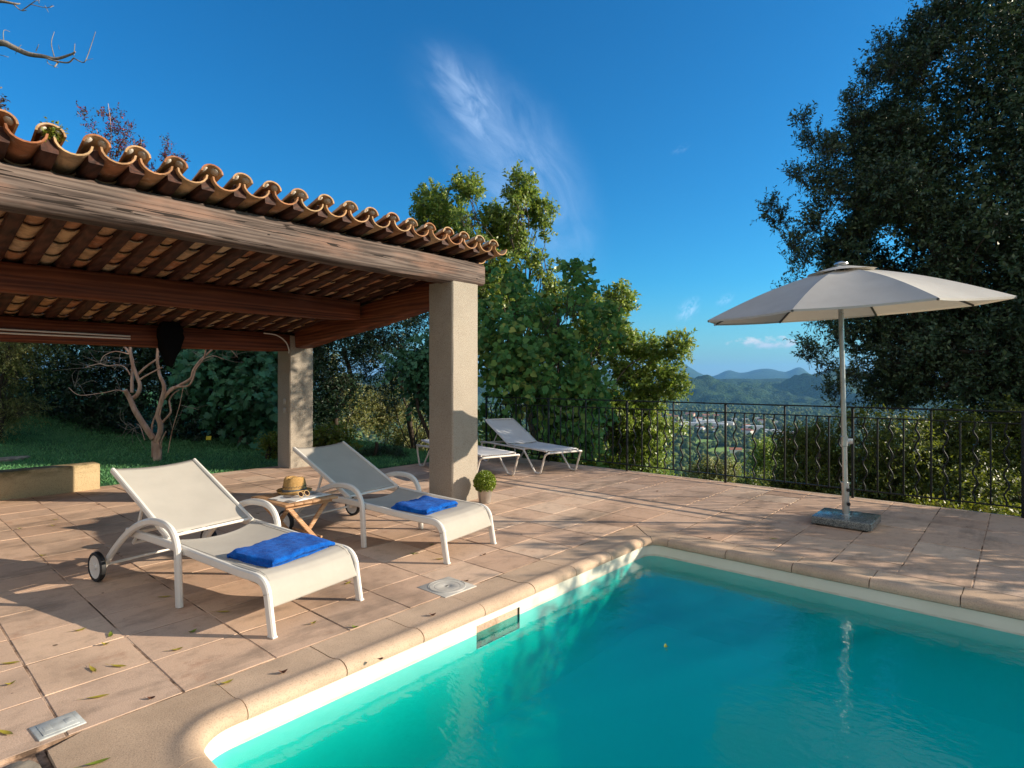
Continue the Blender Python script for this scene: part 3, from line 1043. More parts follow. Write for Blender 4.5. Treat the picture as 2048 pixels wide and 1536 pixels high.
def make_terrace():
    rr = random.Random(11)
    mb = MB()

    def tile(x0, y0, x1, y1):
        if x1 - x0 < 0.03 or y1 - y0 < 0.03:
            return
        g = 0.0035 + rr.random() * 0.003
        c = 0.002
        z = [rr.uniform(-0.0012, 0.0012) for _ in range(4)]
        z0 = rr.uniform(-0.001, 0.001)
        a, b, p, q = x0 + g, x1 - g, y0 + g, y1 - g
        vs = [(a, p, -0.03), (b, p, -0.03), (b, q, -0.03), (a, q, -0.03),
              (a, p, -0.0022), (b, p, -0.0022), (b, q, -0.0022), (a, q, -0.0022),
              (a + c, p + c, z0 + z[0]), (b - c, p + c, z0 + z[1]), (b - c, q - c, z0 + z[2]), (a + c, q - c, z0 + z[3])]
        fs = [(8, 9, 10, 11)]
        for i in range(4):
            j = (i + 1) % 4
            fs += [(i, j, 4 + j, 4 + i), (4 + i, 4 + j, 8 + j, 8 + i)]
        mb.add(vs, fs)

    def region(x0, y0, x1, y1, skip=()):
        i0, i1 = math.floor((x0 - TX) / TS) - 1, math.ceil((x1 - TX) / TS) + 1
        j0, j1 = math.floor((y0 - TY) / TS) - 1, math.ceil((y1 - TY) / TS) + 1
        for i in range(i0, i1):
            for j in range(j0, j1):
                a, b = max(x0, TX + i * TS), min(x1, TX + (i + 1) * TS)
                p, q = max(y0, TY + j * TS), min(y1, TY + (j + 1) * TS)
                if a < b and p < q:
                    tile(a, p, b, q)

    region(-6, 2.82, TERR_X1 - 0.02, 7.55)
    region(-6, 7.55, 4.98, 9.04)
    region(4.965, -7, TERR_X1 - 0.02, 2.82)
    o = mb.build('terrace', M['tile'], smooth=False, fix=False)
    tag(o, 'square terracotta paving of the pool terrace', kind='structure')
    b = MB()
    b.box(-6, 2.822, -0.6, TERR_X1 - 0.03, 7.55, -0.0026)
    b.box(-6, 7.551, -0.6, 4.97, 9.05, -0.0026)
    b.box(4.964, -7, -0.6, TERR_X1 - 0.03, 2.82, -0.0026)
    b.box(-6, -7, -0.6, 0.486, 2.818, -0.018)
    tag(b.build('terrace_bed', M['grout'], smooth=False), kind='structure')
    w = MB()
    w.box(TERR_X1 - 0.029, -7, -2.6, TERR_X1 + 0.09, 7.6, -0.012, 0.01)
    w.box(5.0, 7.552, -2.2, TERR_X1 + 0.09, 7.66, -0.03, 0.01)
    tag(w.build('terrace_edge', M['concrete']), 'narrow concrete rim along the outer edge of the terrace', kind='structure')
    # rough flagstones on the near side of the pool end
    s = MB()
    rr2 = random.Random(5)
    x = 0.480
    for row in range(6):
        y1 = 2.81 - row * 0.46
        x = 0.480
        while x > -2.4:
            wd = rr2.uniform(0.36, 0.62)
            n = 9
            cx, cy, rx, ry = x - wd / 2, y1 - 0.225, wd / 2 - 0.008, 0.218
            pts = []
            for k in range(28):
                a = 2 * math.pi * k / 28
                ca, sa = math.cos(a), math.sin(a)
                e = 0.28
                jx, jy = abs(ca) ** e * (1 if ca > 0 else -1), abs(sa) ** e * (1 if sa > 0 else -1)
                j = 1 - rr2.random() * 0.05
                pts.append((cx + rx * jx * j, cy + ry * jy * j))
            m = len(pts)
            zt = rr2.uniform(-0.012, 0.0)
            vs = [(px, py, -0.05) for px, py in pts] + [(px, py, zt - 0.010) for px, py in pts] + \
                 [(cx + (px - cx) * 0.95, cy + (py - cy) * 0.95, zt + rr2.uniform(-.003, .003)) for px, py in pts] + [(cx, cy, zt)]
            fs = []
            for k in range(m):
                l = (k + 1) % m
                fs += [(k, l, m + l, m + k), (m + k, m + l, 2 * m + l, 2 * m + k), (2 * m + k, 2 * m + l, 3 * m)]
            s.add(vs, fs)
            x -= wd
    tag(s.build('path', M['stone'], angle=50), 'rough flagstone path beside the end of the pool', kind='structure')


make_terrace()

# ------------------------------------------------------------------ lawn


def lawn_h(x, y):
    x = np.asarray(x, float)
    y = np.asarray(y, float)
    # a bank climbs on the left side of the garden
    u = 0.661 * x - 0.750 * y            # along the outlook's right
    d = 0.750 * x + 0.661 * y
    bank = sstep(-7.2, -12.5, u) * sstep(8.5, 12.5, d) * 0.95
    return -0.025 + bank + 0.02 * bumps2(x, y, 9, 3, 0.9) + 0.06 * sstep(9.1, 11, y)


def in_lawn(x, y):
    a = (y > 9.06) & (x < 5.0)
    b = (y > 7.67) & (x >= 4.99)
    return a | b


def make_lawn():
    xs, ys = np.arange(-12, 7.45, 0.2), np.arange(7.66, 22, 0.2)
    X, Y = np.meshgrid(xs, ys)
    Z = lawn_h(X, Y)
    Z = np.where(in_lawn(X, Y), Z, -0.15)
    nx, ny = len(xs), len(ys)
    V = np.stack([X.ravel(), Y.ravel(), Z.ravel()], 1)
    i, j = np.meshgrid(np.arange(ny - 1), np.arange(nx - 1), indexing='ij')
    Q = np.stack([i * nx + j, i * nx + j + 1, (i + 1) * nx + j + 1, (i + 1) * nx + j], -1).reshape(-1, 4)
    tag(np_mesh('lawn', V, Q, M['turf'], smooth=True), 'shaded lawn behind the shelter rising to a bank', kind='structure')
    rs = np.random.RandomState(4)
    n = 90000
    x, y = rs.uniform(-3, 7.4, n), rs.uniform(7.7, 16.5, n)
    k = in_lawn(x, y) & ((0.75 * x + 0.661 * y) < 13.5) & ~((x < 2.3) & (y < 9.3))
    x, y = x[k], y[k]
    z = lawn_h(x, y) - 0.004
    n = len(x)
    a = rs.rand(n) * 6.283
    h = rs.uniform(0.022, 0.055, n)
    lean = rs.uniform(0.2, 1.1, n) * h
    wd = rs.uniform(0.003, 0.006, n)
    ca, sa = np.cos(a), np.sin(a)
    b = rs.rand(n) * 6.283
    P = np.stack([x, y, z], 1)
    S = np.stack([ca * wd, sa * wd, np.zeros(n)], 1)
    T = np.stack([np.cos(b) * lean, np.sin(b) * lean, h], 1)
    Mid = T * np.array([0.35, 0.35, 0.6])
    V = np.empty((n, 4, 3))
    V[:, 0], V[:, 1], V[:, 2], V[:, 3] = P - S, P + S, P + T, P + Mid - S * 0.8
    Q = np.arange(n * 4).reshape(n, 4)
    tag(np_mesh('grass', V.reshape(-1, 3), Q, M['l_grass']), 'short green grass of the lawn behind the shelter', 'grass', kind='stuff')
    for k, (x, y, w, d, a, lab) in enumerate(((1.75, 12.75, .62, .42, 20, 'grey flat stepping stone in the lawn, the nearest to the low wall'),
                                             (1.25, 13.35, .55, .45, -10, 'grey flat stepping stone in the lawn, second up the bank'),
                                             (0.75, 14.0, .5, .4, 35, 'grey flat stepping stone in the lawn, highest up the bank'))):
        mb = MB()
        rr = random.Random(k)
        pts = []
        for q in range(14):
            t = 2 * math.pi * q / 14
            j = rr.uniform(0.82, 1.0)
            pts.append((w / 2 * math.cos(t) * j, d / 2 * math.sin(t) * j))
        m = 14
        mb.add([(p, q, -0.05) for p, q in pts] + [(p, q, 0.028) for p, q in pts] + [(p * .93, q * .93, 0.04) for p, q in pts] + [(0, 0, .042)],
               [f for q in range(m) for f in ((q, (q + 1) % m, m + (q + 1) % m, m + q), (m + q, m + (q + 1) % m, 2 * m + (q + 1) % m, 2 * m + q),
                                              (2 * m + q, 2 * m + (q + 1) % m, 3 * m))])
        o = mb.build('stepping_stone', M['stone'])
        o.location = (x, y, float(lawn_h(x, y)))
        o.rotation_euler = (0, 0, R(a))
        tag(o, lab, 'stepping stone', 'stepping stones in the lawn')
    # low garden wall
    lw = MB()

    def wallfn(u, v):
        return None
    lw.box(-5.5, 8.85, -0.05, 2.10, 9.10, 0.325, 0.018, 2)
    o = lw.build('low_wall', M['lowwall'])
    tag(o, 'low rendered garden wall between the terrace and the lawn at left', 'wall')


make_lawn()

# ------------------------------------------------------------------ pergola (open shelter with a canal-tile roof)


def timber(mb, p0, p1, w, h, seg=16, wob=0.006, rnd=0.022, seed=0, cut_end=0.0):
    """hand-hewn beam: rounded section, wandering arrises; p0,p1 are the centre line ends"""
    rr = np.random.RandomState(seed)
    p0, p1 = Vector(p0), Vector(p1)
    d = (p1 - p0).normalized()
    side = Vector((d.y, -d.x, 0)).normalized()
    up = side.cross(d)
    sec = rect_sec(w, h, rnd)
    ph = rr.rand(8, 4) * 6.28
    vs, fs = [], []
    m = len(sec)
    for i in range(seg + 1):
        t = i / seg
        c = p0.lerp(p1, t)
        end = 1 - 0.10 * (1 if i in (0, seg) else 0)
        for j, (a, b) in enumerate(sec):
            k = wob * (math.sin(t * 9 + ph[j][0]) + 0.6 * math.sin(t * 23 + ph[j][1]) + 0.4 * math.sin(t * 41 + ph[j][2]))
            k2 = wob * (math.sin(t * 11 + ph[j][3]) + 0.5 * math.sin(t * 29 + ph[j][0]))
            vs.append(c + side * (a * end + k * 0.7) + up * (b * end + k2))
    for i in range(seg):
        for j in range(m):
            k = (j + 1) % m
            fs.append((i * m + j, i * m + k, (i + 1) * m + k, (i + 1) * m + j))
    fs.append(tuple(range(m - 1, -1, -1)))
    fs.append(tuple(seg * m + j for j in range(m)))
    mb.add(vs, fs)


def make_pergola():
    root = empty('pergola', (4.645, 5.0, 0), 0, 'open shelter with rendered pillars, heavy timber beams and curved clay roof tiles', 'pergola')

    def part(mb, name, mat, **k):
        o = mb.build(name, mat, None, **k)
        o.parent = root
        o.location = (-4.645, -5.0, 0)
        return o
    SL = 0.174

    def zr(y):
        return 2.765 - SL * (y - 4.9)
    # pillars
    for (x0, y0, w, d, h) in ((4.44, 4.80, .41, .41, 2.50), (4.53, 8.62, .40, .40, 2.08), (-1.60, 4.80, .41, .41, 2.50), (-1.60, 8.62, .40, .40, 2.08)):
        mb = MB()
        n = 24
        sec = [(x0 + w / 2 + a, y0 + d / 2 + b) for a, b in rect_sec(w, d, 0.014)]
        rr = random.Random(int(x0 * 100 + y0))
        rings = []
        for i in range(n + 1):
            z = -0.05 + (h + 0.05) * i / n
            rings += [(a + rr.uniform(-.0016, .0016), b + rr.uniform(-.0016, .0016), z) for a, b in sec]
        m = len(sec)
        fs = [(i * m + j, i * m + (j + 1) % m, (i + 1) * m + (j + 1) % m, (i + 1) * m + j) for i in range(n) for j in range(m)]
        fs += [tuple(range(m)), tuple(n * m + j for j in range(m))]
        mb.add(rings, fs)
        pil = part(mb, 'pillar', M['stucco'])
        if x0 > 0 and y0 > 8:
            for z in (1.045, 0.905):
                sw = MB()
                sw.box(x0 - 0.016, 8.72, z - 0.042, x0 - 0.001, 8.80, z + 0.042, 0.005)
                sw.box(x0 - 0.021, 8.742, z - 0.02, x0 - 0.0155, 8.778, z + 0.02, 0.002)
                s = sw.build('switch_plate', M['plastic'], pil)
    # beams
    b = MB()
    timber(b, (-1.75, 4.90, 2.628), (4.955, 4.90, 2.628), 0.24, 0.272, 40, 0.006, 0.03, 1)
    part(b, 'front_beam', M['beam_grey'], angle=60)
    b = MB()
    timber(b, (-1.75, 6.85, 2.295), (4.56, 6.85, 2.325), 0.20, 0.27, 24, 0.004, 0.018, 2)
    part(b, 'middle_beam', M['beam_dark'], angle=60)
    b = MB()
    timber(b, (-1.75, 8.70, 1.965), (4.525, 8.70, 1.965), 0.20, 0.285, 24, 0.004, 0.02, 3)
    part(b, 'rear_beam', M['beam_dark'], angle=60)
    for x in (4.72, -1.45):
        b = MB()
        timber(b, (x, 5.02, 2.475), (x, 8.615, 2.02), 0.24, 0.30, 20, 0.005, 0.02, 4)
        part(b, 'side_beam', M['beam_side'], angle=60)
    # rafters, one under each row of cover tiles
    PITCH = 0.238
    NX = 28
    X0 = 4.875 - (NX - 1) * PITCH
    rr = random.Random(2)
    for i in range(NX):
        x = X0 + i * PITCH + rr.uniform(-.006, .006)
        yf, yb = 4.615 + rr.uniform(-.012, .012), 9.15
        b = MB()
        timber(b, (x, yf, zr(yf) + 0.055), (x, yb, zr(yb) + 0.055), 0.100 + rr.uniform(-.005, .005), 0.108, 10, 0.0015, 0.006, 30 + i)
        part(b, 'rafter', M['rafter'], angle=50)
    # tiles
    tiles = MB()
    rr = random.Random(8)

    def half_tile(xc, y0, y1, z0, z1, r0, r1, upw, n=9, th=0.013):
        """tapered half-round tile from front (y0,z0,r0) to back; upw=+1 arches up, -1 hangs down"""
        vs = []
        for (y, z, r) in ((y0, z0, r0), ((y0 + y1) / 2, (z0 + z1) / 2, (r0 + r1) / 2), (y1, z1, r1)):
            for k in range(n + 1):
                a = math.pi * k / n
                vs.append((xc + r * math.cos(a), y, z + upw * r * 0.80 * math.sin(a)))
            for k in range(n, -1, -1):
                a = math.pi * k / n
                q = r - th
                vs.append((xc + q * math.cos(a), y, z + upw * (q * 0.80 * math.sin(a))))
        m = 2 * (n + 1)
        fs = []
        for i in range(2):
            for j in range(m):
                k = (j + 1) % m
                fs.append((i * m + j, i * m + k, (i + 1) * m + k, (i + 1) * m + j))
        for base, rev in ((0, 1), (2 * m, 0)):
            for k in range(n):
                q = (base + k, base + k + 1, base + m - 2 - k, base + m - 1 - k)
                fs.append(q if rev else q[::-1])
        tiles.add(vs, fs)
    EXP = 0.335
    for i in range(NX + 1):
        xc = X0 + (i - 0.5) * PITCH
        y = 4.575 + rr.uniform(-.015, .015)
        j = 0
        while y < 9.3:
            L = 0.43
            z = zr(y) + 0.116
            zb = zr(y + L) + 0.116
            half_tile(xc + rr.uniform(-.004, .004), y, y + L, z - 0.012, zb + 0.010, 0.106, 0.090, -1)
            y += EXP
            j += 1
    for i in range(NX):
        xc = X0 + i * PITCH
        y = 4.565 + rr.uniform(-.012, .012)
        first = True
        mort = MB()
        while y < 9.3:
            L = 0.43
            z = zr(y) + 0.104
            zb = zr(y + L) + 0.104
            half_tile(xc + rr.uniform(-.004, .004), y, y + L, z + 0.012, zb - 0.006, 0.080, 0.070, 1)
            if first:
                for sx in (-1, 1):
                    # lime mortar packed where cover and channel meet
                    vs = []
                    n1, n2 = 10, 6
                    for a in range(n1):
                        for c in range(n2 + 1):
                            th, ph = 2 * math.pi * a / n1, math.pi * c / n2
                            k = 1 + rr.uniform(-.16, .16)
                            ta = 0.036 * math.cos(th) * math.sin(ph) * k
                            ra = 0.017 * math.sin(th) * math.sin(ph) * k
                            py = 0.05 * math.cos(ph)
                            q = R(42)
                            # packed along the inside of the cover's curve
                            px = math.cos(q) * (0.054 + ra) - math.sin(q) * ta
                            pz = math.sin(q) * (0.054 + ra) + math.cos(q) * ta
                            vs.append((xc + sx * px, y + 0.062 + py, z + 0.010 + pz * 0.80))
                    fs = []
                    for a in range(n1):
                        for c in range(n2):
                            a2 = (a + 1) % n1
                            fs.append((a * (n2 + 1) + c, a * (n2 + 1) + c + 1, a2 * (n2 + 1) + c + 1, a2 * (n2 + 1) + c))
                    mort.add(vs, fs)
                first = False
                part(mort, 'mortar_fillet', M['mortar'], angle=180)
            y += EXP
    part(tiles, 'roof_tiles', M['rooftile'], angle=50)
    # white conduit under the rear beam
    for z in (1.955, 1.915):
        c = MB()
        c.tube([(-1.7, 8.585, z + .01), (1.2, 8.587, z), (2.36, 8.587, z - 0.008 if z > 1.93 else z)], 0.0105, 8)
        part(c, 'conduit', M['white'])
    c = MB()
    c.tube(smooth_path([(4.10, 8.59, 2.09), (4.30, 8.588, 2.07), (4.44, 8.588, 1.98), (4.495, 8.588, 1.87), (4.50, 8.60, 1.80)], 5), 0.009, 8)
    part(c, 'conduit', M['white'])
    # tuft growing in the gutter of the tiles
    return root


make_pergola()


def make_bag():
    """speaker-like bundle under the rear beam, wrapped in black sheet"""
    mb = MB()
    rr = np.random.RandomState(3)
    ph = rr.rand(6) * 6.28
    rows = [(2.20, .02, .02), (2.17, .12, .08), (2.08, .16, .10), (1.96, .165, .11), (1.84, .15, .10), (1.78, .145, .10), (1.72, .105, .08), (1.66, .085, .06), (1.60, .06, .04), (1.56, .03, .02)]
    n = 22
    vs = []
    for i, (z, a, b) in enumerate(rows):
        for k in range(n):
            t = 2 * math.pi * k / n
            e = 0.62
            w = 1 + 0.10 * math.sin(3 * t + ph[0] + z * 9) + 0.08 * math.sin(7 * t + ph[1] - z * 17) + .05 * math.sin(11 * t + z * 31)
            cx = math.copysign(abs(math.cos(t)) ** e, math.cos(t))
            cy = math.copysign(abs(math.sin(t)) ** e, math.sin(t))
            vs.append((cx * a * w, cy * b * w, z + 0.012 * math.sin(5 * t + ph[2]) - 1.56))
    fs = [(i * n + k, i * n + (k + 1) % n, (i + 1) * n + (k + 1) % n, (i + 1) * n + k) for i in range(len(rows) - 1) for k in range(n)]
    fs += [tuple(range(n)), tuple((len(rows) - 1) * n + k for k in range(n))]
    mb.add(vs, fs)
    o = mb.build('covered_bundle', M['bag'], angle=70)
    o.location = (2.78, 8.47, 1.575)
    o.scale = (.86, .86, .93)
    tag(o, 'black plastic covered bundle hanging from the rear beam of the shelter', 'hanging bundle')
    for x in (-.03, .04):
        s = MB()
        s.tube([(x, 0, .61), (x + .002, .02, .68)], .006, 6)
        s.build('hanging_strap', M['bag'], o)


make_bag()

# ------------------------------------------------------------------ sun loungers with wheels


def make_wheeled_lounger():
    """local x across, y from the feet to the head, z up"""
    r = empty('sun_lounger')
    W = 0.315
    sec = rect_sec(0.030, 0.052, 0.008)
    sec_arm = rect_sec(0.034, 0.046, 0.010)
    rail_pts = [(0.040, 0.225), (0.058, 0.262), (0.090, 0.288), (0.15, 0.300), (0.30, 0.303), (0.46, 0.312), (0.66, 0.324), (0.86, 0.338), (1.10, 0.352), (1.35, 0.358), (1.56, 0.36)]
    arm_pts = [(1.80, 0.10), (1.74, 0.155), (1.64, 0.245), (1.50, 0.35), (1.36, 0.428), (1.22, 0.476), (1.10, 0.492), (0.99, 0.484), (0.915, 0.445), (0.872, 0.375), (0.860, 0.30)]
    for s in (-1, 1):
        x = s * W
        mb = MB()
        mb.sweep(smooth_path([(x, y, z) for y, z in rail_pts], 4), sec, ref=(1, 0, 0))
        mb.build('side_rail', M['white'], r)
        lg = MB()
        lg.sweep([(x, 0.0, 0.004), (x, 0.02, 0.11), (x, 0.0415, 0.228)], rect_sec(0.030, 0.05, 0.008), ref=(1, 0, 0))
        leg = lg.build('leg', M['white'], r)
        gl = MB()
        gl.box(x - .016, -.026, 0, x + .016, .026, .010, .003)
        gl.build('foot_cap', M['paper'], leg)
        am = MB()
        xa = s * (W + 0.040)
        am.sweep(smooth_path([(xa, y, z) for y, z in arm_pts], 4), sec_arm, ref=(1, 0, 0))
        am.build('armrest', M['white'], r)
        lg = MB()
        lg.sweep([(xa, 0.843, 0.004), (xa, 0.852, 0.15), (xa, 0.861, 0.305)], rect_sec(0.034, 0.050, 0.010), ref=(1, 0, 0))
        lg.build('leg', M['white'], r)
        for (y, z) in ((0.868, 0.335), (1.485, 0.357)):
            jn = MB()
            jn.tube([(x, y, z), (xa, y, z)], 0.013, 10)
            jn.build('bolt', M['white'], r)
        # wheels
        wx = s * (W + 0.085)
        cen = (wx, 1.80, 0.102)
        rot = Matrix.Rotation(R(90), 4, 'Y')
        ty = MB()
        ty.lathe([(0.080, -0.017), (0.096, -0.017), (0.1015, -0.011), (0.1015, 0.011), (0.096, 0.017), (0.080, 0.017), (0.078, 0.0), (0.080, -0.017)], 36, cen, rot)
        hb = MB()
        hb.lathe([(0.0, -0.021), (0.02, -0.021), (0.024, -0.012), (0.068, -0.010), (0.082, -0.015), (0.0825, 0.015), (0.068, 0.010), (0.024, 0.012), (0.02, 0.021), (0.0, 0.021)], 36, cen, rot)
        wh = hb.build('wheel', M['white'], r)
        ty.build('tyre', M['rubber'], wh)
        # back frame
        bf = MB()
        bx = s * 0.292
        bf.sweep([(bx, 1.075, 0.372), (bx, 1.45, 0.565), (bx, 1.825, 0.752)], rect_sec(0.026, 0.040, 0.007), ref=(1, 0, 0))
        bf.build('back_frame', M['white'], r)
        st = MB()
        st.sweep([(bx - s * .03, 1.46, 0.56), (bx - s * .03, 1.565, 0.30), (bx - s * .03, 1.60, 0.262)], rect_sec(0.016, 0.024, 0.004), ref=(1, 0, 0))
        st.build('back_strut', M['white'], r)
    ax = MB()
    ax.tube([(-W - .08, 1.80, .102), (W + .08, 1.80, .102)], 0.0095, 10)
    ax.build('axle', M['white'], r)
    for (w, y, z, q) in ((W, 0.87, 0.315, .012), (W, 1.54, 0.345, .012), (.25, 1.60, .262, .010), (.29, 1.10, .382, .011)):
        cb = MB()
        cb.tube([(-w, y, z), (w, y, z)], q, 10)
        cb.build('cross_bar', M['white'], r)

    def seat(u, v):
        prof = [(0.012, 0.150), (0.026, 0.190), (0.045, 0.240), (0.066, 0.276), (0.10, 0.303), (0.155, 0.317), (0.26, 0.320), (0.40, 0.324), (0.55, 0.330), (0.70, 0.338), (0.85, 0.347), (1.00, 0.357), (1.085, 0.364)]
        k = v * (len(prof) - 1)
        i = min(len(prof) - 2, int(k))
        f = k - i
        y = prof[i][0] * (1 - f) + prof[i + 1][0] * f
        z = prof[i][1] * (1 - f) + prof[i + 1][1] * f
        e = 1 - (2 * u - 1) ** 2
        sag = e * 0.030 * (0.3 + 0.7 * min(1, max(0, (y - 0.1) / 0.7)))
        y += -0.085 * e * max(0, v - 0.86) / 0.14
        y += 0.018 * e * max(0, 0.12 - v) / 0.12
        return ((2 * u - 1) * 0.313, y, z + 0.006 - sag)
    mb = MB()
    mb.grid(seat, 24, 48)
    o = mb.build('seat_sling', M['sling'], r, angle=180)
    sl = o.modifiers.new('thick', 'SOLIDIFY')
    sl.thickness = 0.004
    sl.offset = 1

    def back(u, v):
        e = 1 - (2 * u - 1) ** 2
        t = v * (1 - 0.035 * e) + 0.015 * e * (1 - v)
        sag = e * 0.024 * math.sin(math.pi * min(1, 0.12 + 0.8 * v))
        y = 1.10 + 0.735 * t
        z = 0.398 + 0.366 * t
        return ((2 * u - 1) * 0.300, y + sag * 0.45, z - sag)
    mb = MB()
    mb.grid(back, 24, 24)
    o = mb.build('back_sling', M['sling'], r, angle=180)
    sl = o.modifiers.new('thick', 'SOLIDIFY')
    sl.thickness = 0.004
    sl.offset = 1
    # piping seams beside the rails
    pp = MB()
    for s in (-1, 1):
        pp.tube([(s * .282, 1.12 + 0.7 * t, 0.409 + 0.348 * t) for t in (0, .5, 1)], 0.0022, 5)
        pp.tube([seat(0.5 + s * .455, v / 40.0)[:2] + (seat(0.5 + s * .455, v / 40.0)[2] + .005,) for v in range(0, 41)], 0.0018, 5)
    pp.build('seam', M['sling'], r)
    return r


L1 = make_wheeled_lounger()
L1.location = (1.819, 3.112, 0)
L1.rotation_euler = (0, 0, R(9.6))
tag(L1, 'wheeled ecru sun lounger nearest the camera, its raised back fully in sunlight', 'sun lounger', 'wheeled sun loungers on the terrace')
L2 = copy_tree(L1)
L2.location = (3.300, 3.344, 0)
L2.rotation_euler = (0, 0, R(9.2))
tag(L2, 'wheeled ecru sun lounger in front of the pillar, its raised back mostly in shade', 'sun lounger', 'wheeled sun loungers on the terrace')


def make_tube_lounger(T=0.46):
    """stacking lounger of bent tube; feet at y=0, head at +y"""
    r = empty('stacking_lounger')
    W, Rt = 0.325, 0.0145
    for s in (-1, 1):
        x = s * W
        mb = MB()
        pts = [(x * .9, 1.99, 0.30), (x, 1.93, 0.325), (x, 1.6, 0.33), (x, 1.0, 0.33), (x, 0.66, 0.325), (x, 0.58, 0.29), (x, 0.33, 0.045), (x, 0.285, 0.016),
               (x, 0.20, 0.016), (x, 0.155, 0.045), (x, 0.055, 0.27), (x * .985, 0.02, 0.31), (x * .93, 0.0, 0.325), (x * .80, -0.005, 0.328)]
        mb.tube(smooth_path(pts, 4), Rt, 10)
        mb.build('side_tube', M['white'], r)
        lg = MB()
        lg.tube(smooth_path([(x, 1.45, 0.32), (x, 1.50, 0.28), (x, 1.69, 0.05), (x, 1.73, 0.016), (x, 1.82, 0.016), (x, 1.86, 0.05), (x, 1.925, 0.25), (x, 1.92, .32)], 4), Rt, 10)
        lg.build('leg', M['white'], r)
        sf = MB()
        sf.tube([(s * .285, 0.06, 0.345), (s * .285, 1.15, 0.352)], 0.011, 8)
        sf.build('seat_rail', M['white'], r)
        st = MB()
        st.tube([(s * .25, 1.50, 0.355 + .36 * T), (s * .25, 1.66, 0.335)], 0.008, 6)
        st.build('back_strut', M['white'], r)
    e = MB()
    e.tube([(-W * .82, -0.005, .328), (W * .82, -0.005, .328)], Rt, 10)
    e.build('cross_bar', M['white'], r)
    e = MB()
    e.tube(smooth_path([(-W * .9, 1.99, 0.30), (-.2, 2.03, .29), (.2, 2.03, .29), (W * .9, 1.99, 0.30)], 4), Rt, 10)
    e.build('cross_bar', M['white'], r)
    for y, z in ((0.62, .33), (1.16, .335), (1.66, .335)):
        e = MB()
        e.tube([(-W, y, z), (W, y, z)], 0.010, 8)
        e.build('cross_bar', M['white'], r)
    bf = MB()
    bf.tube(smooth_path([(-.285, 1.14, .352), (-.285, 1.4, .352 + .26 * T), (-.285, 1.80, .352 + .66 * T), (-.27, 1.86, .352 + .73 * T), (-.23, 1.885, .352 + .755 * T), (.23, 1.885, .352 + .755 * T),
                         (.27, 1.86, .352 + .73 * T), (.285, 1.80, .352 + .66 * T), (.285, 1.4, .352 + .26 * T), (.285, 1.14, .352)], 4), 0.0115, 10)
    bf.build('back_frame', M['white'], r)
    mb = MB()
    mb.grid(lambda u, v: ((2 * u - 1) * .288, 0.085 + 1.06 * v, 0.360 - 0.022 * (1 - (2 * u - 1) ** 2)), 12, 20)
    o = mb.build('seat_sling', M['sling_white'], r, angle=180)
    s = o.modifiers.new('thick', 'SOLIDIFY')
    s.thickness = 0.005
    mb = MB()
    mb.grid(lambda u, v: ((2 * u - 1) * (.288 if v < .9 else .288 - .03 * (v - .9) / .1), 1.15 + 0.735 * v, 0.366 + 0.735 * v * T - 0.018 * (1 - (2 * u - 1) ** 2)), 12, 16)
    o = mb.build('back_sling', M['sling_white'], r, angle=180)
    s = o.modifiers.new('thick', 'SOLIDIFY')
    s.thickness = 0.005
    lc = MB()
    n = 15
    for k in range(n):
        x0 = -.27 + .54 * k / n
        x1 = -.27 + .54 * (k + .5) / n
        x2 = -.27 + .54 * (k + 1) / n
        lc.tube([(x0, 0.0, .328), (x1, .09, .345), (x2, 0.0, .328)], 0.0035, 5)
        lc.tube([(x0, .10, .338), (x1, .17, .318), (x2, .10, .338)], 0.0035, 5)
    lc.build('lacing', M['lace'], r)
    return r


T1 = make_tube_lounger()
ang = math.degrees(math.atan2(-0.287, 0.958))
T1.location = (6.995 - .24 * .287, 5.30 - .24 * .958, 0)
T1.rotation_euler = (0, 0, R(ang))
tag(T1, 'white tube framed sun lounger with raised back beside the railing', 'sun lounger', 'white tube framed sun loungers')
T2 = make_tube_lounger(0.07)
T2.location = (6.015 - .24 * .22, 5.69 - .24 * .975, 0)
T2.rotation_euler = (0, 0, R(-13))
tag(T2, 'white tube framed sun lounger lying nearly flat, half hidden behind the front pillar', 'sun lounger', 'white tube framed sun loungers')

# ------------------------------------------------------------------ towels


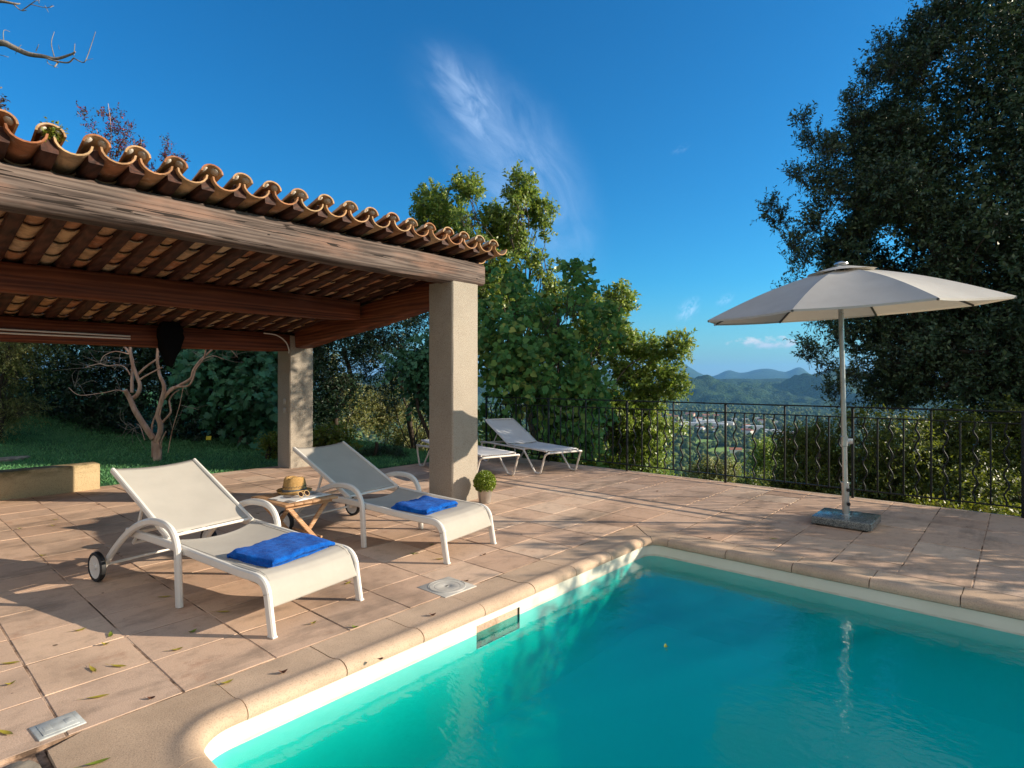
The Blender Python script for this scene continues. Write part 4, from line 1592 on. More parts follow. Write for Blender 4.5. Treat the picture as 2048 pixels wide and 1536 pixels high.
def make_towel(w, d, seed):
    """one cloth folded in three: the folded cross-section runs the width of the stack"""
    rr = np.random.RandomState(seed)
    ph = rr.rand(16) * 6.28
    t, h = 0.0195, d / 2
    line = []
    for k in range(3):
        ys = np.linspace(-h + .008, h - .008 - .006 * k, 16)
        if k % 2:
            ys = ys[::-1]
        line += [(y, t * (k + .5), k) for y in ys]
        if k < 2:
            s = 1 if k % 2 == 0 else -1
            y0 = line[-1][0]
            for a in (-60, -30, 0, 30, 60):
                line.append((y0 + s * t * .62 * math.cos(R(a)), t * (k + 1) + t * .5 * math.sin(R(a)), k + .5))
    n = len(line)
    outl = []
    for side in (1, -1):
        rng = range(n) if side == 1 else range(n - 1, -1, -1)
        for q in rng:
            a, b = line[max(0, q - 1)], line[min(n - 1, q + 1)]
            dy, dz = b[0] - a[0], b[1] - a[1]
            L = math.hypot(dy, dz) or 1
            e = min(1, min(q, n - 1 - q) / 1.5 + .55)
            outl.append((line[q][0] - dz / L * t * .47 * side * e, line[q][1] + dy / L * t * .47 * side * e, line[q][2]))
    m, nu = len(outl), 34
    vs, fs = [], []
    for i in range(nu + 1):
        u = i / nu
        for (y, z, k) in outl:
            x = (u - .5) * (w - .012 * math.sin(k * 3 + ph[0]))
            end = min(1, min(u, 1 - u) * 14)
            zz = z * (1 + .0) + (0.0045 * math.sin(7 * u + ph[1] + y * 11) + .003 * math.sin(17 * u + ph[2] - y * 19) + .0015 * math.sin(43 * u + y * 37)) * min(1, z / t) * .9
            zz -= (1 - end) * .004 * z / t
            yy = y + .006 * math.sin(5 * u + ph[3] + k) + .003 * math.sin(15 * u + ph[4] + 2 * k)
            xx = x + (.007 * math.sin(y * 16 + ph[5] + k * 2.2) + .003 * math.sin(y * 55 + k)) * (2 * abs(u - .5)) ** 3 * (1 if u > .5 else -1)
            vs.append((xx, yy, max(.0, zz)))
    for i in range(nu):
        for q in range(m):
            r = (q + 1) % m
            fs.append((i * m + q, i * m + r, (i + 1) * m + r, (i + 1) * m + q))
    half = m // 2
    for base in (0, nu * m):
        for q in range(half - 1):
            fs.append((base + q, base + q + 1, base + m - 2 - q, base + m - 1 - q))
    mb = MB()
    mb.add(vs, fs)
    return mb.mesh('folded_towel', True, 70)


tw = link_mesh('folded_towel', make_towel(0.50, 0.36, 2), M['towel'])
tw.location = (1.775, 3.46, 0.319)
tw.rotation_euler = (R(1.5), 0, R(14))
tag(tw, 'folded blue towel on the lounger nearest the camera', 'towel', 'folded blue towels')
tw2 = link_mesh('folded_towel', make_towel(0.42, 0.35, 5), M['towel'])
tw2.location = (3.16, 3.75, 0.322)
tw2.rotation_euler = (R(1.5), 0, R(11))
tag(tw2, 'folded blue towel on the lounger in front of the pillar', 'towel', 'folded blue towels')

# ------------------------------------------------------------------ small folding table with hat, magazine, sunglasses


def make_table():
    r = empty('side_table', (2.375, 4.44, 0), 2.0, 'small folding wooden side table between the two wheeled loungers', 'side table')
    H, w, d = 0.45, 0.46, 0.53
    mb = MB()
    for k in range(6):
        x0 = -w / 2 + w * k / 6
        mb.box(x0 + .0015, -d / 2, H - .018, x0 + w / 6 - .0015, d / 2, H, .003)
    mb.build('tabletop', M['teak'], r)
    for y in (-d / 2 + .05, d / 2 - .05):
        a = MB()
        a.box(-w / 2 + .03, y - .011, H - .045, w / 2 - .03, y + .011, H - .0185, .002)
        a.build('apron', M['teak'], r)
    for y, off in ((-d / 2 + .05, 1), (d / 2 - .05, 1)):
        for s in (-1, 1):
            lg = MB()
            yy = y + s * .0135 + off * .013
            lg.sweep([(s * (w / 2 - .05), yy, H - .03), (-s * (w / 2 - .065), yy, 0.002)], rect_sec(.022, .034, .004), ref=(0, 1, 0))
            lg.build('leg', M['teak'], r)
    for s in (-1, 1):
        sp = MB()
        sp.tube([(s * .115, -d / 2 + .06, .135), (s * .115, d / 2 - .04, .135)], .009, 8)
        sp.build('stretcher', M['teak'], r)
    return r


make_table()


def make_hat():
    r = empty('straw_hat', (2.43, 4.545, 0.4535), 20, 'straw trilby hat with a dark band on the small wooden table', 'hat')
    crown = []
    n = 40
    prof = [(0.140, 0.022), (0.132, 0.010), (0.120, 0.004), (0.098, 0.007), (0.094, 0.014), (0.090, 0.050), (0.085, 0.085), (0.079, 0.115), (0.071, 0.131), (0.056, 0.137), (0.038, 0.131), (0.020, 0.121), (0.0, 0.118)]
    vs, fs = [], []
    for (q, z) in prof:
        for k in range(n):
            a = 2 * math.pi * k / n
            ex, ey = 1.10, 0.92
            x, y = q * ex * math.cos(a), q * ey * math.sin(a)
            zz = z
            if q > 0.11:
                zz += 0.020 * (abs(math.sin(a)) ** 2) * (q - .11) / .04 * (1 if math.cos(a) < 0.6 else .4) + 0.012 * max(0, -math.cos(a)) * (q - .11) / .04
            if z > 0.09:
                zz += 0.012 * math.cos(a) * -0.6 - 0.018 * math.exp(-(y / 0.022) ** 2)
            vs.append((x, y, zz))
    m = len(prof)
    for i in range(m - 1):
        for k in range(n):
            l = (k + 1) % n
            fs.append((i * n + k, i * n + l, (i + 1) * n + l, (i + 1) * n + k))
    mb = MB()
    mb.add(vs, fs)
    o = mb.build('hat_body', M['straw'], r, angle=60)
    s = o.modifiers.new('thick', 'SOLIDIFY')
    s.thickness = 0.003
    bd = MB()
    vs, fs = [], []
    for (q, z) in ((0.0965, 0.012), (0.0975, 0.016), (0.0955, 0.040), (0.0935, 0.044)):
        for k in range(n):
            a = 2 * math.pi * k / n
            vs.append((q * 1.10 * math.cos(a), q * .92 * math.sin(a), z))
    for i in range(3):
        for k in range(n):
            l = (k + 1) % n
            fs.append((i * n + k, i * n + l, (i + 1) * n + l, (i + 1) * n + k))
    bd.add(vs, fs)
    bd.build('hat_band', M['band'], r)
    # open-work ring in the weave
    ow = MB()
    for k in range(44):
        a = 2 * math.pi * k / 44
        q, z = 0.0915, 0.060 + .006 * (k % 2)
        ow.box(-.0025, -.0015, -.004, .0025, .0015, .004, 0, mtx=Matrix.Translation((q * 1.10 * math.cos(a), q * .92 * math.sin(a), z)) @ Matrix.Rotation(a + math.pi / 2, 4, 'Z'))
    ow.build('open_weave', M['band'], r)


make_hat()


def make_magazine():
    mb = MB()

    def page(u, v, z0):
        x, y = (u - .5) * .40, (v - .5) * .275
        return (x, y, z0 + .010 * math.exp(-((abs(u - .5) - .16) / .13) ** 2) - .0)
    n = 20
    for side, (u0, u1) in enumerate(((0.0, .5), (.5, 1.0))):
        vs, fs = [], []
        for i in range(n + 1):
            for j in (0, 1):
                u = u0 + (u1 - u0) * i / n
                vs.append(page(u, j, .0025))
        b = len(vs)
        for i in range(n + 1):
            for j in (0, 1):
                u = u0 + (u1 - u0) * i / n
                vs.append((page(u, j, 0)[0], page(u, j, 0)[1], 0.0))
        for i in range(n):
            fs += [(2 * i, 2 * i + 2, 2 * i + 3, 2 * i + 1), (b + 2 * i + 1, b + 2 * i + 3, b + 2 * i + 2, b + 2 * i), (2 * i, b + 2 * i, b + 2 * i + 2, 2 * i + 2), (2 * i + 1, 2 * i + 3, b + 2 * i + 3, b + 2 * i + 1)]
        fs += [(0, 1, b + 1, b), (2 * n, b + 2 * n, b + 2 * n + 1, 2 * n + 1)]
        mb.add(vs, fs)
    o = mb.build('magazine', M['page'], angle=50)
    o.location = (2.392, 4.385, 0.4512)
    o.rotation_euler = (0, 0, R(8))
    tag(o, 'open magazine lying under the sunglasses on the small table', 'magazine')


make_magazine()


def make_sunglasses():
    r = empty('sunglasses', (2.385, 4.315, 0.4655), 12, 'dark sunglasses with pale frame on the open magazine', 'sunglasses')
    rot = Matrix.Rotation(R(58), 4, 'X')
    fr = MB()
    for s in (-1, 1):
        ls = MB()
        ls.lathe([(0.0, -.001), (.0215, -.001), (.0215, .001), (0, .001)], 24, (s * .030, 0, .021), rot)
        ls.build('lens', M['lens'], r)
        fr.lathe([(.0205, -.002), (.0245, -.002), (.0248, .002), (.0205, .002), (.0205, -.002)], 24, (s * .030, 0, .021), rot)
        tm = MB()
        tm.tube(smooth_path([(s * .054, .006, .030), (s * .055, .05, .026), (s * .052, .10, .014), (s * .048, .125, .004)], 4), .0028, 6)
        tm.build('temple', M['horn'], r)
    fr.tube([(-.008, 0.003, .027), (0, .002, .029), (.008, 0.003, .027)], .0025, 6)
    fr.build('glasses_frame', M['horn'], r)


make_sunglasses()

# ------------------------------------------------------------------ leaf clouds


def vnorm(a):
    return a / np.maximum(1e-9, np.linalg.norm(a, axis=1, keepdims=True))


KITE = [(0, 0, 0), (.42, .5, .10), (1, 0, -.06), (.42, -.5, .10)]
HEART = [(0.10, 0, 0), (0, .24, .02), (.16, .47, .05), (.48, .46, .05), (1, 0, -.10), (.48, -.46, .05), (.16, -.47, .05), (0, -.24, .02)]
FIG = [(0, 0, 0), (.06, .30, .03), (.30, .52, .05), (.42, .24, .02), (.70, .38, .04), (.72, .15, .0), (1.0, 0, -.10), (.72, -.15, .0), (.70, -.38, .04), (.42, -.24, .02), (.30, -.52, .05), (.06, -.30, .03)]


def leaf_mesh(name, P, D, N, L, W, mat, parent=None, shape=KITE):
    """one flat or folded leaf per row: base P, direction D, normal N, length L, width W"""
    D = vnorm(D)
    S = vnorm(np.cross(D, N))
    U = np.cross(S, D)
    n, k = len(P), len(shape)
    V = np.empty((n, k, 3))
    for i, (a, b, c) in enumerate(shape):
        V[:, i] = P + D * (L * a)[:, None] + S * (W * b)[:, None] + U * (L * c)[:, None]
    return np_mesh(name, V.reshape(-1, 3), np.arange(n * k).reshape(n, k), mat, parent)


def make_topiary():
    r = empty('potted_topiary', (4.735, 4.585, 0), 0, 'clipped green ball plant in a zinc pail beside the front pillar', 'potted plant')
    p = MB()
    p.lathe([(0.0, 0.004), (0.060, 0.004), (0.062, 0.0), (0.064, 0.004), (0.086, 0.155), (0.089, 0.158), (0.090, 0.163), (0.086, 0.166), (0.083, 0.158), (0.078, 0.135), (0.0, 0.135)], 40)
    p.build('pail', M['zinc'], r)
    s = MB()
    s.lathe([(0.0, .137), (.05, .141), (.078, .136)], 24)
    s.build('soil', M['soil'], r)
    st = MB()
    st.tube([(0, 0, .13), (.003, .002, .2)], .008, 8)
    st.build('stem', M['bark_dark'], r)
    rs = np.random.RandomState(6)
    n = 5200
    u = vnorm(rs.normal(size=(n, 3)))
    rad = 0.122 * (0.72 + 0.28 * rs.rand(n) ** 0.5) * (1 + 0.05 * np.sin(u[:, 0] * 9) * np.sin(u[:, 2] * 8 + 1))
    P = u * rad[:, None] + np.array([0, 0, .235])
    D = vnorm(u * 0.6 + rs.normal(size=(n, 3)) * 0.75)
    N = vnorm(u + rs.normal(size=(n, 3)) * 0.5)
    leaf_mesh('foliage_ball', P, D, N, rs.uniform(.014, .022, n), rs.uniform(.009, .014, n), M['l_box'], r)
    c = MB()
    c.lathe([(0.0, .15), (.06, .175), (.085, .235), (.06, .295), (0, .32)], 20)
    c.build('branch_core', M['bark_dark'], r)


make_topiary()

# ------------------------------------------------------------------ parasol


def make_parasol():
    r = empty('parasol', (6.36, 1.30, 0), 0, 'large cream parasol standing open on a dark granite base', 'parasol')
    b = MB()
    b.box(-.25, -.25, .012, .25, .25, .085, .010, 3)
    base = b.build('base_slab', M['granite'], r)
    f = MB()
    for x in (-.2, .2):
        for y in (-.2, .2):
            f.lathe([(0.0, 0.0), (.02, 0.0), (.02, .013), (0, .013)], 12, (x, y, 0))
    f.build('base_foot', M['black'], base)
    lean = Vector((-0.024 * .661 - 0.004, 0.024 * .750, 1)).normalized()       # the pole leans a little to the left

    def on(z):
        return (lean.x * z / lean.z, lean.y * z / lean.z, z)
    rot = Vector((0, 0, 1)).rotation_difference(lean).to_matrix().to_4x4()
    sl = MB()
    sl.tube([on(.085), on(.40)], .0325, 20)
    sl.lathe([(.0325, .0), (.052, .0), (.052, .008), (.034, .012)], 20, on(.085), rot)
    sl.lathe([(.034, 0), (.036, 0), (.036, .02), (.034, .02)], 20, on(.385), rot)
    slv = sl.build('base_sleeve', M['alu'], r)
    vd = Vector((-0.75, -0.661, 0))
    for z in (.20, .335):
        k = MB()
        q = Vector(on(z))
        k.tube([q + vd * .03, q + vd * .052], .007, 8)
        for a in range(6):
            t = a * math.pi / 3
            side = Vector((.661, -.75, 0))
            e = q + vd * .058 + side * (.014 * math.cos(t)) + Vector((0, 0, .014 * math.sin(t)))
            k.tube([q + vd * .050, e], .0085, 8)
        k.build('clamp_knob', M['black'], slv)
    p = MB()
    p.tube([on(.39), on(1.3), on(2.50)], .0235, 20)
    pole = p.build('pole', M['alu'], r)
    cr = MB()
    q = Vector(on(.80))
    rt = Vector((.661, -.75, 0))
    cr.lathe([(.024, -.05), (.031, -.045), (.031, .045), (.024, .05)], 18, q, rot)
    cr.box(-.02, -.022, -.028, .055, .022, .028, .008, 2, mtx=Matrix.Translation(q + rt * .02) @ Matrix.Rotation(R(-48.6), 4, 'Z'))
    crank = cr.build('crank_housing', M['alu'], r)
    hd = MB()
    hd.tube([q + rt * .06, q + rt * .075, q + rt * .075 + Vector((0, 0, -.03))], .006, 8)
    hd.build('crank_handle', M['black'], crank)
    # canopy
    hub = Vector(on(2.03))
    hub.z = 2.045
    ax, ay = Vector((.661, -.75, 0)), Vector((.75, .661, 0))
    tilt = (0.060, 0.029)                    # rise to the right, rise away
    Rr, rise = 1.285, 0.435

    def tip(k, rad=Rr):
        a = R(45 * k + 0)
        u, v = rad * math.cos(a), rad * math.sin(a)
        return hub + ax * u + ay * v + Vector((0, 0, tilt[0] * u + tilt[1] * v))
    apex = hub + Vector((0, 0, rise))
    apex += Vector((lean.x, lean.y, 0)) * 0.4 * 0
    cn = MB()
    NS, NR = 10, 14

    def canopy_pt(k, s, t, r0, r1, lift=0.0):
        """k panel, s across the panel, t from the top ring to the rim"""
        rad = r0 + (r1 - r0) * t
        f = rad / Rr
        a, b = tip(k, rad), tip(k + 1, rad)
        z = rise * (1 - f) ** 1.0 + 0.045 * math.sin(math.pi * f)          # ribs bow slightly
        e = 4 * s * (1 - s)
        p = a.lerp(b, s)
        cen = Vector((hub.x, hub.y, p.z))
        p = p + (cen - p) * (0.035 * e * f * f)                              # rim is cut in between tips
        p.z += z - e * 0.018 * math.sin(math.pi * min(1, f * .96)) * f + lift - 0.006 * e
        return p
    for k in range(8):
        vs = [canopy_pt(k, s / NS, t / NR, 0.20, Rr) for s in range(NS + 1) for t in range(NR + 1)]
        fs = [(s * (NR + 1) + t, (s + 1) * (NR + 1) + t, (s + 1) * (NR + 1) + t + 1, s * (NR + 1) + t + 1) for s in range(NS) for t in range(NR)]
        cn.add(vs, fs)
        hem = [canopy_pt(k, s / NS, 1, .20, Rr) for s in range(NS + 1)]
        drop = [h + Vector((0, 0, -0.018)) for h in hem]
        cn.add(hem + drop, [(s, s + 1, NS + 2 + s, NS + 1 + s) for s in range(NS)])
    can = cn.build('canopy', M['canopy'], r, angle=22, fix=True)
    vt = MB()
    for k in range(8):
        vs = [canopy_pt(k, s / 6, t / 5, 0.02, 0.31, 0.022 + 0.016 * t / 5 * (4 * (s / 6) * (1 - s / 6))) for s in range(7) for t in range(6)]
        fs = [(s * 6 + t, (s + 1) * 6 + t, (s + 1) * 6 + t + 1, s * 6 + t + 1) for s in range(6) for t in range(5)]
        vt.add(vs, fs)
    vt.build('vent_cap', M['canopy'], can, angle=22)
    fin = MB()
    fin.lathe([(0.062, 0.0), (0.060, 0.012), (.040, .022), (.016, .030), (0, .032)], 20, apex + Vector((0, 0, .026)))
    fin.build('finial', M['alu'], can)
    for k in range(8):
        rb = MB()
        a = apex + Vector((0, 0, -.05))
        pts = []
        for t in np.linspace(0.05, 1.0, 7):
            q = tip(k, Rr * t)
            q.z += rise * (1 - t) + .045 * math.sin(math.pi * t) - 0.014
            pts.append(q)
        rb.tube(pts, .011, 6)
        rib = rb.build('rib', M['ribgrey'], r)
        stt = MB()
        mid = tip(k, Rr * .52)
        mid.z += rise * .48 + .045 - .02
        runner = Vector(on(2.22))
        stt.tube([runner + (mid - runner).normalized() * .03, mid], .006, 6)
        stt.build('strut', M['ribgrey'], rib)
    hb = MB()
    hb.lathe([(.024, -.03), (.045, -.025), (.048, .0), (.045, .025), (.024, .03)], 16, on(2.22), rot)
    hb.lathe([(.0, .05), (.04, .045), (.045, .0), (.040, -.03), (.02, -.035)], 16, apex - Vector((0, 0, .04)), rot)
    hb.build('runner_hub', M['black'], r)


make_parasol()

# ------------------------------------------------------------------ railing


def make_railing():
    FX = 7.81
    PO = [-4.51, -3.0, -1.49, 0.02, 1.53, 3.04, 4.55, 6.06, 7.52]
    r = empty('railing', (FX, 1.53, 0), 0, 'black wrought iron railing with straight and wavy bars along the terrace edge', 'railing')

    def part(mb, name, **k):
        o = mb.build(name, M['iron'], None, **k)
        o.parent = r
        o.location = (-FX, -1.53, 0)
        return o
    flat = rect_sec(.012, .040, .003)
    t = MB()
    t.sweep([(FX, PO[0] - .3, 1.068), (FX, PO[-1], 1.068)], rect_sec(.042, .017, .003), ref=(1, 0, 0))
    part(t, 'top_rail')
    t = MB()
    t.sweep([(FX, PO[0] - .3, .948), (FX, PO[-1], .948)], rect_sec(.032, .013, .002), ref=(1, 0, 0))
    part(t, 'middle_rail')
    t = MB()
    t.sweep([(FX, PO[0] - .3, .100), (FX, PO[-1], .100)], rect_sec(.032, .013, .002), ref=(1, 0, 0))
    part(t, 'bottom_rail')
    for y in PO:
        p = MB()
        p.box(FX - .0135, y - .0135, -.20, FX + .0135, y + .0135, 1.062, .002)
        part(p, 'post')
    sq = rect_sec(.017, .017, .002)
    for a, b in zip(PO[:-1], PO[1:]):
        if b < -1.6:
            continue
        for k in range(1, 12):
            y = a + (b - a) * k / 12
            m = MB()
            if k == 6:
                m.box(FX - .0095, y - .0095, .105, FX + .0095, y + .0095, 1.059, .0015)
                part(m, 'upright')
            elif k in (2, 4, 8, 10):
                m.box(FX - .0085, y - .0085, .105, FX + .0085, y + .0085, .943, .001)
                part(m, 'straight_bar')
            else:
                pts = []
                for q in range(41):
                    z = .105 + .838 * q / 40
                    s = min(1, max(0, (z - .14) / .06)) * min(1, max(0, (.91 - z) / .06))
                    pts.append((FX, y + s * .021 * math.sin(2 * math.pi * (z - .14) / .225), z))
                m.sweep(pts, sq, ref=(1, 0, 0))
                part(m, 'wavy_bar', angle=50)


make_railing()

# ------------------------------------------------------------------ lids and small fittings


def make_lids():
    mb = MB()
    s = .142
    mb.box(-s, -s, -.01, s, s, .006, .003)
    o = mb.build('skimmer_lid', M['plastic'])
    o.location = (2.655, 2.925, -0.0025)
    tag(o, 'square ivory lid with a round cover set in the paving at the pool edge', 'lid')
    c = MB()
    c.lathe([(0.0, .0085), (.008, .0085), (.009, .0065), (.028, .0075), (.03, .009), (.085, .0085), (.0875, .006), (.090, .009), (.117, .0095), (.121, .006), (.124, .0095), (.128, .006)], 48, (0, 0, 0))
    c.build('round_cover', M['plastic'], o)
    h = MB()
    h.lathe([(0, .0095), (.009, .0095), (.009, .0088), (0, .0088)], 16)
    h.build('finger_hole', M['black'], o)
    b = MB()
    b.box(-.078, -.068, -.02, .078, .068, .008, .004)
    b.box(-.060, -.052, .006, .060, .052, .0105, .003)
    o = b.build('junction_box', M['greylid'])
    o.location = (.552, 2.93, -.003)
    o.rotation_euler = (0, 0, R(4))
    tag(o, 'small grey junction box lid set in the paving near the pool corner', 'lid')
    for x in (-.035, .035):
        d = MB()
        d.box(x - .013, -.022, .0098, x + .013, .022, .0112, .0006)
        d.build('screw_recess', M['greylid'], o)
    g = MB()
    g.box(.082, -.064, -.02, .112, .064, .002)
    g.build('mortar_patch', M['grout'], o)
    y = MB()
    y.box(-.055, -.004, .10, .055, .004, .185, .002, mtx=Matrix.Rotation(R(-14), 4, 'X'))
    o = y.build('plant_tag', M['yellow'])
    st = MB()
    st.tube([(0, 0, -.06), (0, 0.0, .11)], .004, 6)
    st.build('stake', M['bark_dark'], o)
    o.location = (4.85, 12.62, float(lawn_h(4.85, 12.62)))
    o.rotation_euler = (0, 0, R(-52))
    tag(o, 'small yellow card on a stake in front of the dark hedge', 'sign')


make_lids()

# ------------------------------------------------------------------ trees and shrubs
# each plant stands on its own root; its local x runs to the right of the terrace's outlook, y away from it, z up
ROT_VEG = -48.6


def site(r, d):
    return (0.661 * r + 0.750 * d, -0.750 * r + 0.661 * d)


def pocket(P, seed, scale):
    rs = np.random.RandomState(seed)
    v = np.zeros(len(P))
    for k in range(5):
        w = rs.normal(size=3) * scale
        v += np.sin(P @ w + rs.rand() * 6.28)
    return v / 5


def crown(name, parent, lobes, n_twig, n_leaf, L, W, tlen, mat, seed, shape=KITE, up=0.25, shell=0.45, droop=0.0, thr=-0.25, pscale=2.2,
          outward=0.7, spread=0.9, face=0.5, twigs=None, tw_mat=None, facing=None):
    """leafy twigs filling a set of lobes (cx,cy,cz,rx,ry,rz); gaps are left between clumps"""
    rs = np.random.RandomState(seed)
    lb = np.array(lobes, float)
    wt_ = (lb[:, 3] * lb[:, 4] * lb[:, 5]) ** (2 / 3.0)
    idx = rs.choice(len(lb), size=int(n_twig * 1.8), p=wt_ / wt_.sum())
    u = vnorm(rs.normal(size=(len(idx), 3)))
    t = shell + (1 - shell) * rs.rand(len(idx)) ** 0.6
    P = lb[idx, :3] + u * lb[idx, 3:] * t[:, None]
    k = pocket(P, seed + 1, pscale) > thr
    P, u = P[k][:n_twig], u[k][:n_twig]
    n = len(P)
    T = vnorm(u * outward + rs.normal(size=(n, 3)) * 0.55 + np.array([0, 0, up]))
    TL = tlen * rs.uniform(0.5, 1.25, n)
    m = n_leaf
    f = (np.arange(m)[None, :] + rs.rand(n, m) * 0.8) / m
    bend = np.array([0, 0, -1.0]) * droop
    Q = P[:, None, :] + T[:, None, :] * (TL[:, None] * f)[:, :, None] + bend * (TL[:, None] * f ** 2)[:, :, None]
    Q = Q.reshape(-1, 3)
    TT = np.repeat(T, m, axis=0)
    side = vnorm(np.cross(TT, rs.normal(size=TT.shape)))
    D = vnorm(TT * 0.55 + side * spread + rs.normal(size=TT.shape) * 0.2 + np.array([0, 0, -droop]))
    N = vnorm(np.array([0, 0, face]) + rs.normal(size=TT.shape) * 0.55 + np.repeat(u, m, axis=0) * 0.35 + (0 if facing is None else np.array(facing)))
    LL = L * rs.uniform(0.6, 1.2, len(Q))
    leaf_mesh(name, Q, D, N, LL, W * LL / L, mat, parent, shape)
    if twigs:
        return P, T, TL
    return P, T, TL


def twig_mesh(name, P, T, TL, r, mat, parent, droop=0.0, back=0.5):
    n = len(P)
    A = P - T * (TL * back)[:, None]
    B = P + T * TL[:, None] + np.array([0, 0, -droop]) * TL[:, None]
    S = vnorm(np.cross(T, np.array([0.3, 0.2, 1.0]))) * r
    U = vnorm(np.cross(T, S)) * r
    V = np.empty((n, 6, 3))
    for i in range(3):
        a = i * 2.0944
        o = S * math.cos(a) + U * math.sin(a)
        V[:, i] = A + o
        V[:, 3 + i] = B + o * 0.35
    base = (np.arange(n) * 6)[:, None, None]
    q = np.array([[0, 1, 4, 3], [1, 2, 5, 4], [2, 0, 3, 5]])[None]
    return np_mesh(name, V.reshape(-1, 3), (base + q).reshape(-1, 4), mat, parent, smooth=True)


def limbs(name, parent, paths, mat, n=8, sub=5):
    """paths: list of ([(x,y,z)..],[radius..])"""
    mb = MB()
    for pts, rr in paths:
        mb.tube(smooth_path(pts, sub), smooth_vals(rr, sub), n)
    return mb.build(name, mat, parent, angle=180, fix=False)


def wob(p, q, rs, k, amp):
    """wandering path from p to q"""
    p, q = np.array(p, float), np.array(q, float)
    L = np.linalg.norm(q - p)
    out = []
    for i in range(k + 1):
        t = i / k
        j = rs.normal(size=3) * amp * L * math.sin(math.pi * t)
        out.append(tuple(p + (q - p) * t + j))
    return out


def tree_limbs(rs, base, top, r0, lobes, r_tip=0.012, fork=0.45):
    """trunk from base to top, then a limb to every lobe"""
    paths = [(wob(base, top, rs, 4, 0.05), list(np.linspace(r0, r0 * 0.62, 5)))]
    tr = paths[0][0]
    for lb in lobes:
        c = np.array(lb[:3])
        zz = [p[2] for p in tr]
        s = min(range(len(tr)), key=lambda i: abs(tr[i][2] - (base[2] + (c[2] - base[2]) * fork)))
        s = max(1, s)
        st = np.array(tr[s])
        rr = r0 * 0.42 * min(1.0, 0.35 + 0.25 * np.mean(lb[3:]))
        paths.append((wob(st, c, rs, 4, 0.07), list(np.linspace(rr, r_tip, 5))))
        for q in range(3):
            e = c + rs.normal(size=3) * np.array(lb[3:]) * 0.55
            m = st + (c - st) * rs.uniform(0.5, 0.85)
            paths.append((wob(m, e, rs, 3, 0.08), list(np.linspace(rr * 0.4, r_tip * 0.5, 4))))
    return paths


def plant(name, label, cat, r, d, z0, group=None):
    x, y = site(r, d)
    return empty(name, (x, y, z0), ROT_VEG, label, cat, group)


def px(lst, d, r0, z0, dy=0.0, ry=None, seed=0):
    """crown lobes read off as bearings and elevations: (right, up, radius) in pixels of a 1165-px focal length at distance d"""
    rs = np.random.RandomState(seed)
    k = d / 1165.0
    out = []
    for it in lst:
        x, y, rad = it[:3]
        rz = it[3] if len(it) > 3 else rad
        out.append(((x - 1024) * k - r0, rs.uniform(-dy, dy), 1.40 + (758 - y) * k - z0, rad * k, (ry or rad * k), rz * k))
    return out


